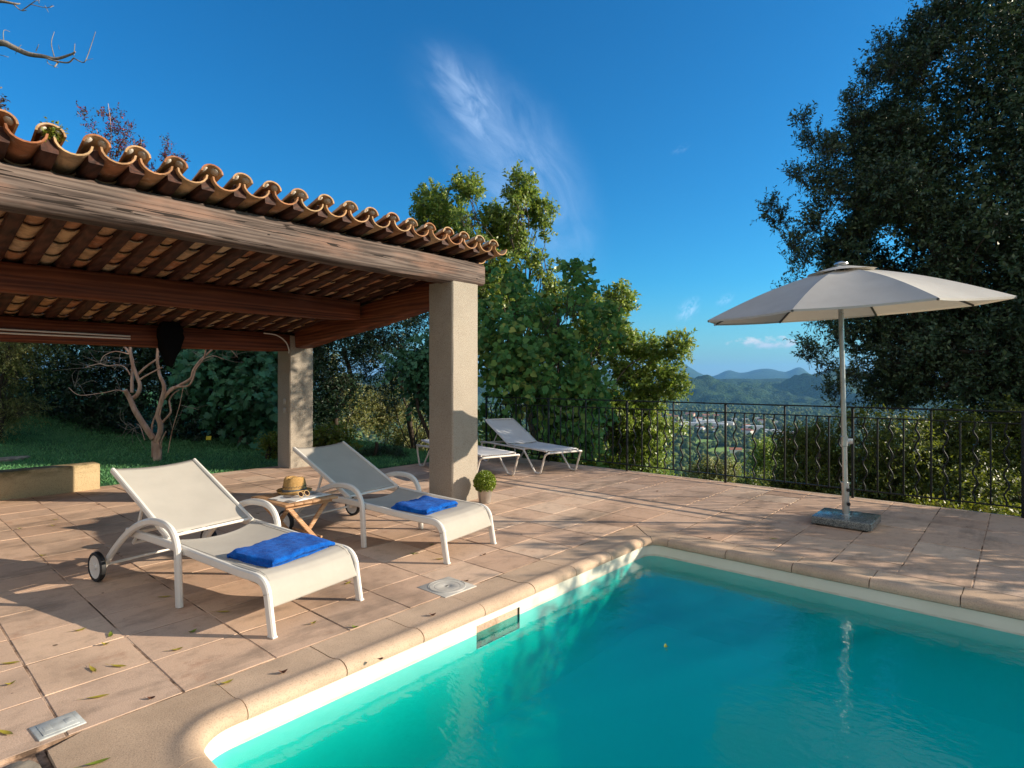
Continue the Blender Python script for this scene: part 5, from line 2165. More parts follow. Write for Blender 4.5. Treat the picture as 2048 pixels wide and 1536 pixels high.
# --- big holm oak at right, beyond the railing
def holm_oak():
    r0, d, z0 = 9.6, 11.0, -2.6
    root = plant('holm_oak', 'tall dark holm oak spreading over the railing at the right', 'tree', r0, d, z0)
    big = [(1955, 420, 110), (1935, 210, 105), (1985, 90, 120), (1985, 300, 150), (2080, 250, 190), (1910, 575, 100), (2010, 560, 140), (1895, 690, 95),
           (1985, 725, 120), (1930, 640, 110), (2180, 430, 240), (2200, 60, 240), (2260, 650, 190), (2130, -120, 190), (1995, -70, 110), (2430, 250, 280), (2420, 560, 240), (2080, 780, 110), (2180, 850, 120), (1935, 790, 60), (1840, 560, 55), (1815, 600, 50), (1840, 480, 60), (2060, 640, 130)]
    mid = [(1822, 260, 55), (1758, 400, 64), (1783, 505, 76), (1822, 420, 81), (1728, 480, 45), (1708, 555, 40), (1813, 705, 55), (1773, 655, 46), (1828, 610, 72), (1862, 130, 46),
           (1798, 320, 49), (1872, 330, 81), (1862, 500, 81), (1828, 775, 49), (1872, 760, 54), (1892, 60, 45), (1852, 200, 54), (1927, 20, 54)]
    fine = [(1640, 205, 16), (1668, 245, 22), (1685, 285, 26), (1700, 330, 32), (1590, 385, 16), (1612, 410, 22), (1640, 440, 30), (1640, 350, 26), (1655, 300, 20), (1622, 330, 16), (1662, 390, 32), (1745, 215, 24),
            (1770, 160, 20), (1725, 180, 14), (1800, 95, 24), (1815, 45, 18), (1790, 130, 16), (1735, 270, 30), (1610, 480, 24), (1635, 505, 30), (1605, 548, 14), (1630, 570, 22), (1665, 640, 18), (1690, 660, 22), (1650, 690, 14), (1680, 705, 24),
            (1675, 735, 14), (1720, 745, 24), (1700, 775, 14), (1740, 790, 26), (1690, 590, 30), (1780, 205, 26)]
    lb = px(big, d, r0, z0, 1.5, 1.5, 1)
    lm = px(mid, d - .6, r0, z0, 0.9, 0.7, 2)
    lf = px(fine, d - .6, r0, z0, 0.6, 0.25, 3)
    rs = np.random.RandomState(5)
    paths = tree_limbs(rs, (0.2, 0, 0), (-0.1, 0.2, 7.0), 0.26, lb[:14:2] + lm[::4])
    kk = (d - .6) / 1165
    for x0, y0, x1, y1 in ((2100, 790, 1885, 705), (2100, 740, 1850, 775), (2080, 560, 1800, 420)):
        a = ((x0 - 1024) * kk - r0, -.6, 1.4 + (758 - y0) * kk - z0)
        b = ((x1 - 1024) * kk - r0, -1.0, 1.4 + (758 - y1) * kk - z0)
        paths.append((wob(a, b, rs, 4, .05), [.10, .085, .065, .05, .03]))
    limbs('trunk', root, paths, M['bark_dark'])
    P, T, TL = crown('crown', root, lb, 17000, 12, .074, .038, .42, M['l_holm'], 21, thr=-0.45, pscale=2.0, up=.25, shell=.35)
    c2 = crown('foliage', root, lm, 6800, 12, .080, .038, .30, M['l_holm'], 22, thr=-0.32, pscale=2.4, up=.45, shell=.30)
    crown('inner_foliage', root, lb, 5200, 10, .115, .065, .40, M['l_holm'], 27, thr=-.6, up=.2, shell=.0)
    # leading sprays: twigs that reach up and to the left
    lf2 = [(x, y, z, a, b, c) for (x, y, z, a, b, c) in lf]
    rs = np.random.RandomState(8)
    c3 = crown('spray', root, lf2, 1350, 11, .072, .030, .30, M['l_holm'], 23, thr=-0.9, up=.75, shell=.1, outward=.35)
    A = [np.vstack([P[::2], c2[0], c3[0]]), np.vstack([T[::2], c2[1], c3[1]]), np.concatenate([TL[::2], c2[2], c3[2]])]
    twig_mesh('twigs', A[0], A[1], A[2], .0045, M['bark_dark'], root)


holm_oak()


# --- sunlit oak behind the front pillar
def sunny_oak():
    r0, d, z0 = 1.6, 15.5, -4.2
    root = plant('oak_tree', 'sunlit yellow green oak rising behind the tiled roof and the front pillar', 'tree', r0, d, z0)
    l = [(862, 405, 34), (852, 440, 30), (935, 388, 22), (950, 380, 16), (915, 395, 14), (900, 435, 34), (925, 440, 36), (880, 450, 34), (1040, 398, 24), (1055, 415, 24), (1035, 425, 22), (1083, 425, 20), (1075, 455, 24), (1060, 470, 30), (1085, 490, 20), (985, 445, 34),
         (955, 470, 45), (1010, 470, 40), (1000, 520, 45), (1050, 520, 42), (1080, 545, 26), (960, 540, 50), (1030, 575, 50), (985, 590, 50), (1060, 610, 40), (1110, 560, 18), (1115, 600, 30), (1180, 640, 42), (1235, 600, 26), (1255, 600, 18), (1215, 640, 40), (1190, 690, 45), (1240, 670, 34),
         (1270, 690, 32), (1300, 705, 26), (1335, 700, 24), (1340, 725, 22), (1275, 735, 40), (1320, 765, 34), (1340, 770, 20), (1250, 780, 45), (1200, 760, 45), (1215, 830, 50), (1165, 800, 45), (1275, 820, 42), (1320, 810, 28), (1345, 790, 16),
         (1120, 850, 50), (1190, 890, 50), (1250, 880, 42), (1300, 870, 32), (1130, 920, 45), (1210, 940, 40), (1270, 930, 32), (1060, 900, 50), (1000, 880, 50), (1370, 860, 12), (1330, 850, 24), (1240, 960, 30)]
    lb = px(l, d, r0, z0, 1.1, None, 3)
    rs = np.random.RandomState(2)
    paths = tree_limbs(rs, (0, 0, 0), (-1.6, .2, 7.4), .22, lb[::2], .010, .5)
    limbs('trunk', root, paths, M['bark_oak'])
    P, T, TL = crown('crown', root, lb, 7600, 12, .112, .058, .27, M['l_oak'], 31, thr=-0.16, pscale=2.2, up=.35, shell=.30, outward=.6, facing=(0.7, -0.55, 0.15))
    twig_mesh('twigs', P[::3], T[::3], TL[::3], .006, M['bark_oak'], root)


sunny_oak()


# --- heart-leaved tree in shade beside the pillar
def heart_tree():
    r0, d, z0 = 0.75, 11.6, -1.6
    root = plant('redbud_tree', 'shaded tree with large heart shaped leaves beside the railing', 'tree', r0, d, z0)
    l = [(985, 600, 45), (975, 660, 55), (1010, 560, 30), (1065, 640, 45), (1150, 535, 15), (1140, 565, 24), (1160, 590, 24), (1125, 600, 38), (1100, 640, 45), (1150, 640, 40), (1180, 675, 45), (1195, 640, 22), (1215, 660, 20), (1100, 700, 65), (1020, 700, 60), (990, 750, 60),
         (1060, 760, 60), (1150, 730, 60), (1190, 740, 40), (1215, 720, 25), (1130, 790, 55), (1060, 820, 55), (1000, 820, 45), (1185, 800, 40), (1140, 850, 40), (1080, 870, 40), (960, 720, 50), (955, 800, 50), (1015, 880, 35), (1150, 890, 28)]
    lb = px(l, d, r0, z0, .8, None, 4)
    rs = np.random.RandomState(3)
    paths = tree_limbs(rs, (0, 0.1, 0), (.15, .1, 4.2), .10, lb[::2], .006, .45)
    limbs('trunk', root, paths, M['bark_dark'])
    P, T, TL = crown('crown', root, lb, 2300, 7, .118, .112, .42, M['l_vine'], 41, shape=HEART, thr=0.14, pscale=3.9, up=.1, shell=.45, droop=.30, face=.35, spread=1.0, facing=(0.0, -0.75, 0.1))
    twig_mesh('twigs', P[::2], T[::2], TL[::2], .004, M['bark_dark'], root)


heart_tree()


def simple_plant(name, label, cat, r0, d, z0, lob, seed, n_twig, n_leaf, L, W, tl, mat, bark='bark_dark', dy=.7, shape=KITE, thr=-.3, pscale=2.4, up=.3, shell=.35, droop=0.0, trunk_r=.05, top=None, group=None, tw=3, facing=None, face=.5):
    root = plant(name, label, cat, r0, d, z0, group)
    lb = px(lob, d, r0, z0, dy, None, seed)
    rs = np.random.RandomState(seed)
    tz = top if top is not None else max(0.3, np.mean([l[2] for l in lb]))
    mx = np.mean([l[0] for l in lb])
    paths = tree_limbs(rs, (0, 0, -.1), (mx * .6, 0, tz), trunk_r, lb[::2], .006, .4)
    limbs('trunk', root, paths, M[bark], 6, 4)
    P, T, TL = crown('crown', root, lb, n_twig, n_leaf, L, W, tl, M[mat], seed + 50, shape=shape, thr=thr, pscale=pscale, up=up, shell=shell, droop=droop, facing=facing, face=face)
    if tw:
        twig_mesh('twigs', P[::tw], T[::tw], TL[::tw], .004, M[bark], root)
    return root


# --- hedge plants behind the railing at right
G = 'shrubs behind the railing'
simple_plant('hedge_shrub', 'bushy shrub behind the railing, just left of the parasol pole', 'shrub', 5.0, 9.6, -2.4,
             [(1622, 905, 40), (1640, 870, 36), (1660, 940, 60), (1610, 965, 45), (1650, 1000, 60), (1630, 830, 12, 22), (1700, 900, 40), (1585, 990, 30), (1690, 850, 25), (1660, 815, 9, 18)], 61, 2300, 11, .058, .030, .26, 'l_hedge', group=G, thr=-.3, facing=(.5, -.4, .2))
simple_plant('hedge_shrub', 'bushy shrub behind the railing, just right of the parasol pole', 'shrub', 6.2, 9.4, -2.4,
             [(1745, 880, 50), (1770, 930, 65), (1740, 980, 65), (1800, 880, 45), (1810, 960, 60), (1820, 1010, 50), (1715, 840, 20), (1780, 845, 18), (1760, 1010, 60)], 62, 2300, 11, .058, .030, .26, 'l_hedge', group=G, thr=-.3, facing=(.5, -.4, .2))
simple_plant('hedge_shrub', 'bushy shrub behind the railing, second right of the parasol pole', 'shrub', 7.3, 9.4, -2.4,
             [(1870, 900, 55), (1900, 950, 60), (1860, 990, 60), (1930, 900, 55), (1940, 980, 55), (1900, 860, 40), (1890, 1020, 50)], 63, 2200, 11, .058, .030, .26, 'l_hedge', group=G, thr=-.3, facing=(.5, -.4, .2))
simple_plant('hedge_shrub', 'bushy shrub behind the railing at the far right edge', 'shrub', 8.6, 9.6, -2.4,
             [(1990, 900, 60), (2030, 950, 65), (1990, 1000, 60), (2070, 900, 70), (2090, 1000, 70), (2010, 850, 45), (2130, 930, 80)], 64, 2400, 11, .058, .030, .26, 'l_hedge', group=G, thr=-.3, facing=(.5, -.4, .2))
simple_plant('bramble', 'low leafy growth poking through the railing foot at the far right', 'shrub', 5.05, 7.05, -2.3,
             [(1830, 1020, 20), (1880, 1030, 26), (1940, 1040, 30), (2000, 1045, 30), (1780, 1030, 18), (1850, 1060, 30), (1920, 1075, 40)], 65, 420, 9, .055, .030, .18, 'l_lime', dy=.15)

# --- light crowned tree just outside the frame at right: it dapples the right end of the terrace
simple_plant('garden_tree', 'light crowned tree standing right of the pool beyond the picture edge', 'tree', 11.2, 4.7, -2.6,
             [(3350, 520, 190), (3700, 430, 220), (3500, 700, 200), (4000, 560, 260), (3250, 760, 130), (3850, 760, 220), (4200, 450, 200), (3600, 250, 160)], 66, 2300, 10, .085, .045, .35, 'l_oak', 'bark_oak', thr=-.05, pscale=2.6, trunk_r=.12, dy=.9)

# --- left group seen under the shelter
HG = 'dark shrubs behind the lawn'
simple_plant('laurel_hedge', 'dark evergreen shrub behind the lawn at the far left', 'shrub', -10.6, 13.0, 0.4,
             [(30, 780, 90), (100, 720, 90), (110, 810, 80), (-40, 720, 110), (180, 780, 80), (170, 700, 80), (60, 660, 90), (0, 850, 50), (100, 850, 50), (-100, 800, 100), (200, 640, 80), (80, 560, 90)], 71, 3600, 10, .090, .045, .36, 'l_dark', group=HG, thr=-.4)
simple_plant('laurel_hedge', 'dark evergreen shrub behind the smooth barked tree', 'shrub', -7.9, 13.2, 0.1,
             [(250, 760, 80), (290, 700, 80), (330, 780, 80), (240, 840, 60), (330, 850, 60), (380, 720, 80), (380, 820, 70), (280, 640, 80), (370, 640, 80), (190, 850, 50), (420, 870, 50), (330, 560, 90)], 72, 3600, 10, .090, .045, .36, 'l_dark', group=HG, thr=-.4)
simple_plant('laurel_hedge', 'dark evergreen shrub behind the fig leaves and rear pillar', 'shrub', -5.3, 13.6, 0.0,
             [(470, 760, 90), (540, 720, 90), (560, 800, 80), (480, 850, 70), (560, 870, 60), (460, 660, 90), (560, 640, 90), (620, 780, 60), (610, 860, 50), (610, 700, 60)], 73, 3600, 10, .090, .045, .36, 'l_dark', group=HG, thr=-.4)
simple_plant('fig_tree', 'fig tree with broad lobed leaves between the bare trunk and rear pillar', 'tree', -5.6, 11.9, 0.0,
             [(430, 735, 45), (480, 720, 55), (530, 740, 50), (460, 790, 45), (520, 800, 50), (490, 850, 35), (545, 850, 30), (400, 720, 30), (350, 735, 22), (545, 790, 40), (420, 690, 40), (520, 690, 50), (540, 890, 18)], 74, 800, 6, .165, .150, .42, 'l_fig', 'bark_oak', shape=FIG, thr=-.5, droop=.35, up=.2, facing=(0.1, -.6, .1), face=.6)
simple_plant('conifer', 'feathery yellow green shrub lit by the sun at the upper left', 'shrub', -9.5, 10.6, 0.3,
             [(10, 705, 30), (50, 700, 32), (80, 690, 26), (30, 740, 28), (-20, 740, 40), (-40, 690, 50), (60, 665, 36), (0, 660, 40)], 75, 1100, 12, .06, .018, .30, 'l_olive', dy=.3, droop=.3)
simple_plant('broom_shrub', 'brownish feathery shrub on the bank at the left edge', 'shrub', -9.6, 10.9, 0.35,
             [(10, 805, 34), (45, 815, 22), (-20, 830, 40), (20, 835, 22), (60, 825, 12), (-50, 790, 50)], 76, 700, 12, .06, .014, .30, 'l_olive', dy=.3, droop=.4)

# --- middle group between the two pillars
MG = 'trees between the pillars'
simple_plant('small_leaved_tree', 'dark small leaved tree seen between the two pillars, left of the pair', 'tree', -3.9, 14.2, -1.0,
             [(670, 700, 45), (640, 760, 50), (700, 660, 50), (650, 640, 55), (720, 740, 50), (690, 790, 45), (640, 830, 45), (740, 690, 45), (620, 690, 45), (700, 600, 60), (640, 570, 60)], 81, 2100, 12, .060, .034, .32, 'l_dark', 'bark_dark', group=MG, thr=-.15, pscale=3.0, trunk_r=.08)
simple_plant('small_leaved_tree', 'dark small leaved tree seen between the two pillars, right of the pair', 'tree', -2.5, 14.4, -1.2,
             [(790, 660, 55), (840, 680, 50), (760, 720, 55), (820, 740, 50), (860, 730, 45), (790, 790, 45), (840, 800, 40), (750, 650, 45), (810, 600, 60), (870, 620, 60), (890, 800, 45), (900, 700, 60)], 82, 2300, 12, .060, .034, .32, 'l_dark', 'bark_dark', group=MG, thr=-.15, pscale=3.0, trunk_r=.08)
simple_plant('drooping_maple', 'shaded leafy branch of a broad leaved plant left of the front pillar', 'tree', -1.9, 12.6, -1.0,
             [(840, 735, 26), (800, 735, 20), (790, 722, 14), (850, 790, 28), (830, 785, 20), (855, 700, 30), (870, 740, 35), (880, 810, 30)], 83, 420, 7, .105, .085, .34, 'l_fig', 'bark_dark', shape=HEART, thr=-.6, droop=.35, dy=.3, facing=(0, -.6, .2))
SG = 'sunlit shrubs beyond the terrace'
simple_plant('olive_shrub', 'sunlit olive green shrub right of the rear pillar', 'shrub', -6.0, 20.0, -3.0,
             [(690, 830, 34), (720, 870, 36), (680, 880, 34), (740, 830, 30), (660, 850, 28), (705, 905, 24), (740, 900, 26), (720, 800, 26), (680, 780, 26), (655, 720, 24), (700, 930, 34)], 84, 1700, 11, .085, .040, .40, 'l_olive', 'bark_oak', group=SG, thr=-.2, dy=.5, facing=(.7, -.5, .2))
simple_plant('olive_shrub', 'sunlit olive green shrub left of the front pillar', 'shrub', -3.6, 20.5, -3.2,
             [(790, 850, 38), (820, 820, 28), (830, 870, 32), (780, 890, 32), (850, 905, 26), (760, 800, 26), (800, 910, 26), (800, 770, 22), (830, 940, 30), (770, 935, 30), (765, 860, 26), (855, 865, 18), (775, 815, 22)], 85, 1900, 11, .085, .040, .40, 'l_olive', 'bark_oak', group=SG, thr=-.2, dy=.5, facing=(.7, -.5, .2))
simple_plant('creeper', 'bright yellow green creeper trailing beside the rear pillar', 'shrub', -3.55, 10.9, -.1,
             [(645, 880, 18), (670, 865, 20), (690, 885, 20), (705, 905, 14), (655, 905, 18), (690, 860, 10), (640, 900, 16)], 86, 420, 9, .060, .042, .20, 'l_lime', 'bark_oak', dy=.25, droop=.4, thr=-.6)
simple_plant('lavender', 'low grey green border plants along the lawn edge', 'shrub', -2.55, 10.6, -.05,
             [(735, 915, 14), (760, 912, 15), (785, 914, 14), (805, 918, 11), (715, 920, 10)], 87, 520, 9, .045, .012, .15, 'l_dark', dy=.2, thr=-.9, up=.8)
simple_plant('border_shrub', 'small yellowing shrub at the foot of the rear pillar', 'shrub', -4.35, 10.3, -.05,
             [(548, 900, 16), (540, 885, 14), (556, 885, 12), (545, 915, 10)], 88, 200, 9, .05, .03, .16, 'l_lime', dy=.15, thr=-.9)

# --- shrubs on the slope below the terrace
LG = 'bushes on the slope below the railing'
for k, (r, d, z, lob, mat, lab) in enumerate((
        (2.6, 15.0, -4.6, [(1180, 965, 34), (1230, 985, 40), (1150, 985, 40), (1200, 1010, 50)], 'l_oak', 'yellow green bush low on the slope behind the raised white lounger'),
        (4.6, 19.0, -6.2, [(1290, 980, 34), (1330, 990, 36), (1260, 1000, 40), (1310, 1020, 50)], 'l_oak', 'yellow green bush low on the slope, right of the sunlit oak'),
        (7.2, 22.0, -7.4, [(1400, 1010, 30), (1440, 1003, 26), (1380, 1025, 40), (1430, 1035, 46)], 'l_oak', 'green bush low on the slope behind the middle of the railing'),
        (8.6, 19.0, -6.6, [(1490, 1000, 30), (1530, 985, 34), (1550, 1010, 44), (1500, 1030, 46)], 'l_hedge', 'green bush low on the slope left of the parasol'),
        (12.5, 34.0, -12.5, [(1420, 950, 20), (1450, 955, 24), (1400, 970, 24), (1440, 985, 30)], 'l_olive', 'rounded tree below the terrace, before the green meadow'),
        (17.5, 42.0, -15.0, [(1515, 905, 22), (1530, 925, 28), (1500, 940, 30), (1545, 920, 26), (1510, 965, 36)], 'l_oak', 'rounded tree below the terrace, left of the parasol pole'),
        (9.5, 40.0, -14.5, [(1290, 935, 20), (1320, 945, 26), (1275, 955, 24), (1305, 970, 30)], 'l_oak', 'rounded tree below the terrace, nearest to the sunlit oak'))):
    simple_plant('slope_bush', lab, 'bush', r, d, z, lob, 90 + k, 900, 10, .0052 * d, .0026 * d, .020 * d, mat, group=LG, dy=.04 * d, thr=-.3, pscale=2.4 * 12 / d, tw=0, trunk_r=.006 * d, facing=(.7, -.4, .3))


# --- smooth-barked tree on the lawn, its flowering tips above the roof
def myrtle():
    r0, d, z0 = -5.99, 9.77, 0.02
    root = plant('crape_myrtle', 'tree with smooth pinkish bark and forking limbs on the lawn under the shelter', 'tree', r0, d, z0)
    k = d / 1165.0
    rs = np.random.RandomState(12)

    def pp(seq, ys=0.0):
        n = len(seq)
        dd = rs.normal() * .12
        return [((x - 1024) * k - r0, ys + dd * i / n + rs.normal() * .01, 1.4 + (758 - y) * k - z0) for i, (x, y) in enumerate(seq)]

    def rad(a, b, n):
        return list(np.linspace(a * k * .56, b * k * .58, n))
    S = [([(314, 932), (314, 905), (312, 888), (307, 876)], 15, 12), ([(307, 878), (291, 850), (277, 822), (266, 797), (262, 780)], 11, 7.5),
         ([(263, 785), (264, 768), (262, 745), (263, 722), (255, 706), (243, 690)], 6, 3.5), ([(264, 797), (276, 788), (282, 770), (275, 748), (268, 722), (267, 690), (270, 640), (262, 560)], 7.5, 4),
         ([(278, 762), (292, 754), (318, 742), (336, 735)], 3.5, 2), ([(273, 752), (290, 735), (310, 720), (318, 712)], 4, 3),
         ([(312, 884), (321, 865), (322, 848), (317, 832), (321, 812), (326, 798), (331, 782), (331, 768), (324, 752), (320, 738), (322, 715), (324, 660)], 10, 4.0), ([(326, 797), (340, 782), (360, 769), (380, 757), (385, 742), (398, 722), (420, 702), (440, 680)], 6.5, 2.4),
         ([(330, 790), (345, 775), (375, 772), (386, 757), (392, 738), (408, 716), (414, 690)], 4, 2), ([(325, 845), (340, 826), (337, 812), (334, 800), (340, 788), (352, 780)], 4, 2),
         ([(304, 915), (303, 880), (300, 850), (310, 820), (318, 780), (322, 770)], 4, 2.2), ([(322, 895), (328, 880), (340, 862)], 3.5, 2),
         ([(262, 750), (252, 735), (238, 730), (220, 732), (205, 728), (180, 735)], 2.4, .9), ([(256, 708), (232, 703), (212, 712), (205, 725)], 2.2, .9), ([(262, 790), (240, 780), (215, 785), (170, 790), (150, 775)], 2.0, .8),
         ([(336, 905), (345, 860), (360, 810), (368, 770)], 1.6, 1), ([(290, 880), (270, 855), (255, 850)], 1.6, .8), ([(420, 702), (445, 690), (470, 715)], 1.5, .8), ([(398, 722), (430, 712), (455, 720)], 1.5, .7),
         ([(243, 690), (230, 600), (222, 480), (212, 380), (195, 300), (180, 250)], 3.2, .8), ([(222, 480), (232, 400), (226, 330), (232, 270), (228, 215)], 2, .7), ([(262, 560), (255, 470), (262, 400), (258, 330), (256, 270)], 3.5, .8), ([(324, 660), (318, 540), (300, 450), (280, 380), (275, 320), (276, 275)], 3.6, .8),
         ([(300, 450), (320, 400), (330, 350), (342, 310)], 2, .7), ([(318, 540), (345, 450), (352, 390), (360, 340)], 2, .7), ([(195, 300), (205, 320), (215, 285)], .9, .5)]
    paths = [(pp(s), rad(a, b, len(s))) for s, a, b in S]
    limbs('trunk', root, paths, M['bark_myrtle'], 10, 6)
    tw = []
    for q in range(70):
        s, a, b = S[rs.randint(12, 19)]
        i = rs.randint(1, len(s))
        x, y = s[i]
        e = (x + rs.normal() * 34, y + rs.normal() * 20 - 8)
        m = ((x + e[0]) / 2 + rs.normal() * 6, (y + e[1]) / 2 + rs.normal() * 6)
        tw.append((pp([(x, y), m, e]), rad(.8, .35, 3)))
    limbs('twigs', root, tw, M['bark_bare'], 5, 3)
    tips = [(180, 240, 6, 16), (190, 225, 4, 12), (195, 270, 6, 20), (228, 225, 6, 16), (224, 260, 8, 20), (215, 235, 4, 10), (232, 290, 8, 20), (212, 285, 8, 18), (250, 275, 8, 20), (256, 300, 9, 20), (275, 270, 7, 12), (272, 295, 9, 18), (210, 310, 8, 16), (240, 320, 12, 18), (265, 325, 12, 16), (288, 315, 8, 12), (338, 295, 5, 16), (342, 320, 9, 12), (325, 318, 6, 8), (360, 318, 5, 8), (300, 340, 14, 12), (350, 350, 14, 12), (230, 345, 20, 12), (290, 380, 30, 20)]
    lb = px(tips, d, r0, z0, .2, .08, 5)
    crown('crown', root, lb, 700, 6, .040, .020, .13, M['l_myrtle'], 33, thr=-2, up=.9, shell=.05, outward=.25, spread=.8)


myrtle()


# --- bare winter branches reaching in at the upper left
def bare_tree():
    r0, d, z0 = -10.2, 9.0, 0.2
    root = plant('bare_tree', 'leafless tree whose pale twigs reach in at the upper left corner', 'tree', r0, d, z0)
    k = d / 1165.0
    rs = np.random.RandomState(15)

    def pp(seq):
        return [((x - 1024) * k - r0, rs.normal() * .03, 1.4 + (758 - y) * k - z0) for x, y in seq]
    S = [([(-290, 800), (-280, 500), (-250, 250), (-230, 100), (-200, -60)], 22, 9), ([(-250, 250), (-150, 150), (-60, 95), (0, 86), (25, 95), (55, 108), (85, 112), (110, 116), (140, 108), (152, 105)], 9, 1.2),
         ([(85, 112), (105, 121), (130, 122), (145, 115), (150, 118), (165, 125), (174, 122), (180, 95), (194, 66)], 1.8, .5), ([(107, 113), (108, 90), (112, 66)], 1.0, .4), ([(143, 108), (145, 84)], 1.0, .5), ([(112, 122), (114, 138)], 1.6, 1.2), ([(76, 106), (82, 92)], .9, .5),
         ([(40, 100), (30, 108)], .8, .4), ([(36, 99), (42, 90)], .8, .4), ([(0, 92), (-15, 105), (10, 110)], 1.0, .5), ([(92, 120), (100, 130), (112, 133)], .8, .4), ([(174, 122), (186, 118)], .6, .3), ([(114, 96), (119, 92)], .5, .3), ([(8, 88), (8, 62), (14, 60)], .8, .4),
         ([(-230, 100), (-120, 30), (-40, 8), (0, 6), (30, 8), (36, 4)], 7, .8), ([(26, 8), (40, 20), (52, 20)], 1.2, .6), ([(42, 19), (52, 14), (75, 6), (80, 2)], 1.2, .5), ([(62, 10), (90, 14), (110, 15)], .9, .4), ([(92, 13), (93, 22)], .6, .4), ([(98, 14), (100, 6)], .6, .4), ([(78, 8), (84, -6)], .6, .3)]
    limbs('trunk', root, [(pp(s), list(np.linspace(a * k, b * k, len(s)))) for s, a, b in S], M['bark_bare'], 7, 5)


bare_tree()
simple_plant('copper_tree', 'coppery leaved tree just showing above the roof at the left edge', 'tree', -8.6, 9.4, .3,
             [(-5, 245, 22), (12, 258, 14), (-25, 225, 26), (-40, 270, 50), (-20, 330, 60), (-60, 200, 40)], 57, 900, 9, .05, .028, .18, 'l_copper', dy=.3, thr=-.6)
simple_plant('roof_plant', 'tuft of green weeds growing between the roof tiles at the left', 'weed', -2.92, 3.69, 2.93,
             [(100, 262, 6), (106, 270, 7), (112, 266, 5), (98, 270, 6)], 58, 80, 6, .022, .012, .05, 'l_lime', dy=.03, thr=-2, trunk_r=.002, top=.03, tw=0)

# ------------------------------------------------------------------ fallen leaves on the paving


def curled_leaf(L, W, curl, twist, seed):
    rr = random.Random(seed)
    n = 10
    vs, fs = [], []
    for i in range(n + 1):
        t = i / n
        w = W * (math.sin(math.pi * min(1, t * 1.02 + .02)) ** 0.8) * .5 + .0006
        a = (t - .5) * curl
        x = (t - .5) * L * (1 - abs(curl) * .12)
        z = (1 - math.cos(a * 1.6)) * L * .20 + .0015
        tw = twist * (t - .5)
        for s in (-1, 0, 1):
            vs.append((x, s * w * math.cos(tw) + .12 * L * math.sin(t * 2.2) * .3, z + abs(s) * w * .35 + s * w * math.sin(tw)))
    for i in range(n):
        for j in range(2):
            fs.append((i * 3 + j, (i + 1) * 3 + j, (i + 1) * 3 + j + 1, i * 3 + j + 1))
    vs += [(-L * .5, 0.0, .004), (-L * .5 - L * .28, .05 * L, .006), (-L * .5 - L * .28, .05 * L + .0022, .006), (-L * .5, .0022, .004)]
    b = len(vs) - 4
    fs.append((b, b + 1, b + 2, b + 3))
    mb = MB()
    mb.add(vs, fs)
    return mb.mesh('fallen_leaf', True, 180, fix=False)


def gp(x, y):
    """paving point seen at full-size pixel x, y of the survey photograph"""
    d = 1165 * 1.4 / (y - 758)
    r = (x - 1024) * d / 1165
    return (0.75 * d + 0.661 * r, 0.661 * d - 0.75 * r)


leaf_kinds = {}
for key, mat, specs in (('y', 'litter_y', ((.10, .018, 1.0, .6), (.075, .020, 1.6, 1.0), (.055, .02, 2.2, .5))),
                        ('g', 'litter_g', ((.09, .020, 1.2, .5), (.060, .022, 1.9, 1.0))),
                        ('b', 'litter_b', ((.06, .026, 2.4, .8), (.045, .02, 1.8, 1.2)))):
    for i, s in enumerate(specs):
        me = curled_leaf(*s, seed=i)
        me.materials.append(M[mat])
        leaf_kinds[key + str(i)] = me
WORD = {'y': 'yellow', 'g': 'green', 'b': 'brown'}
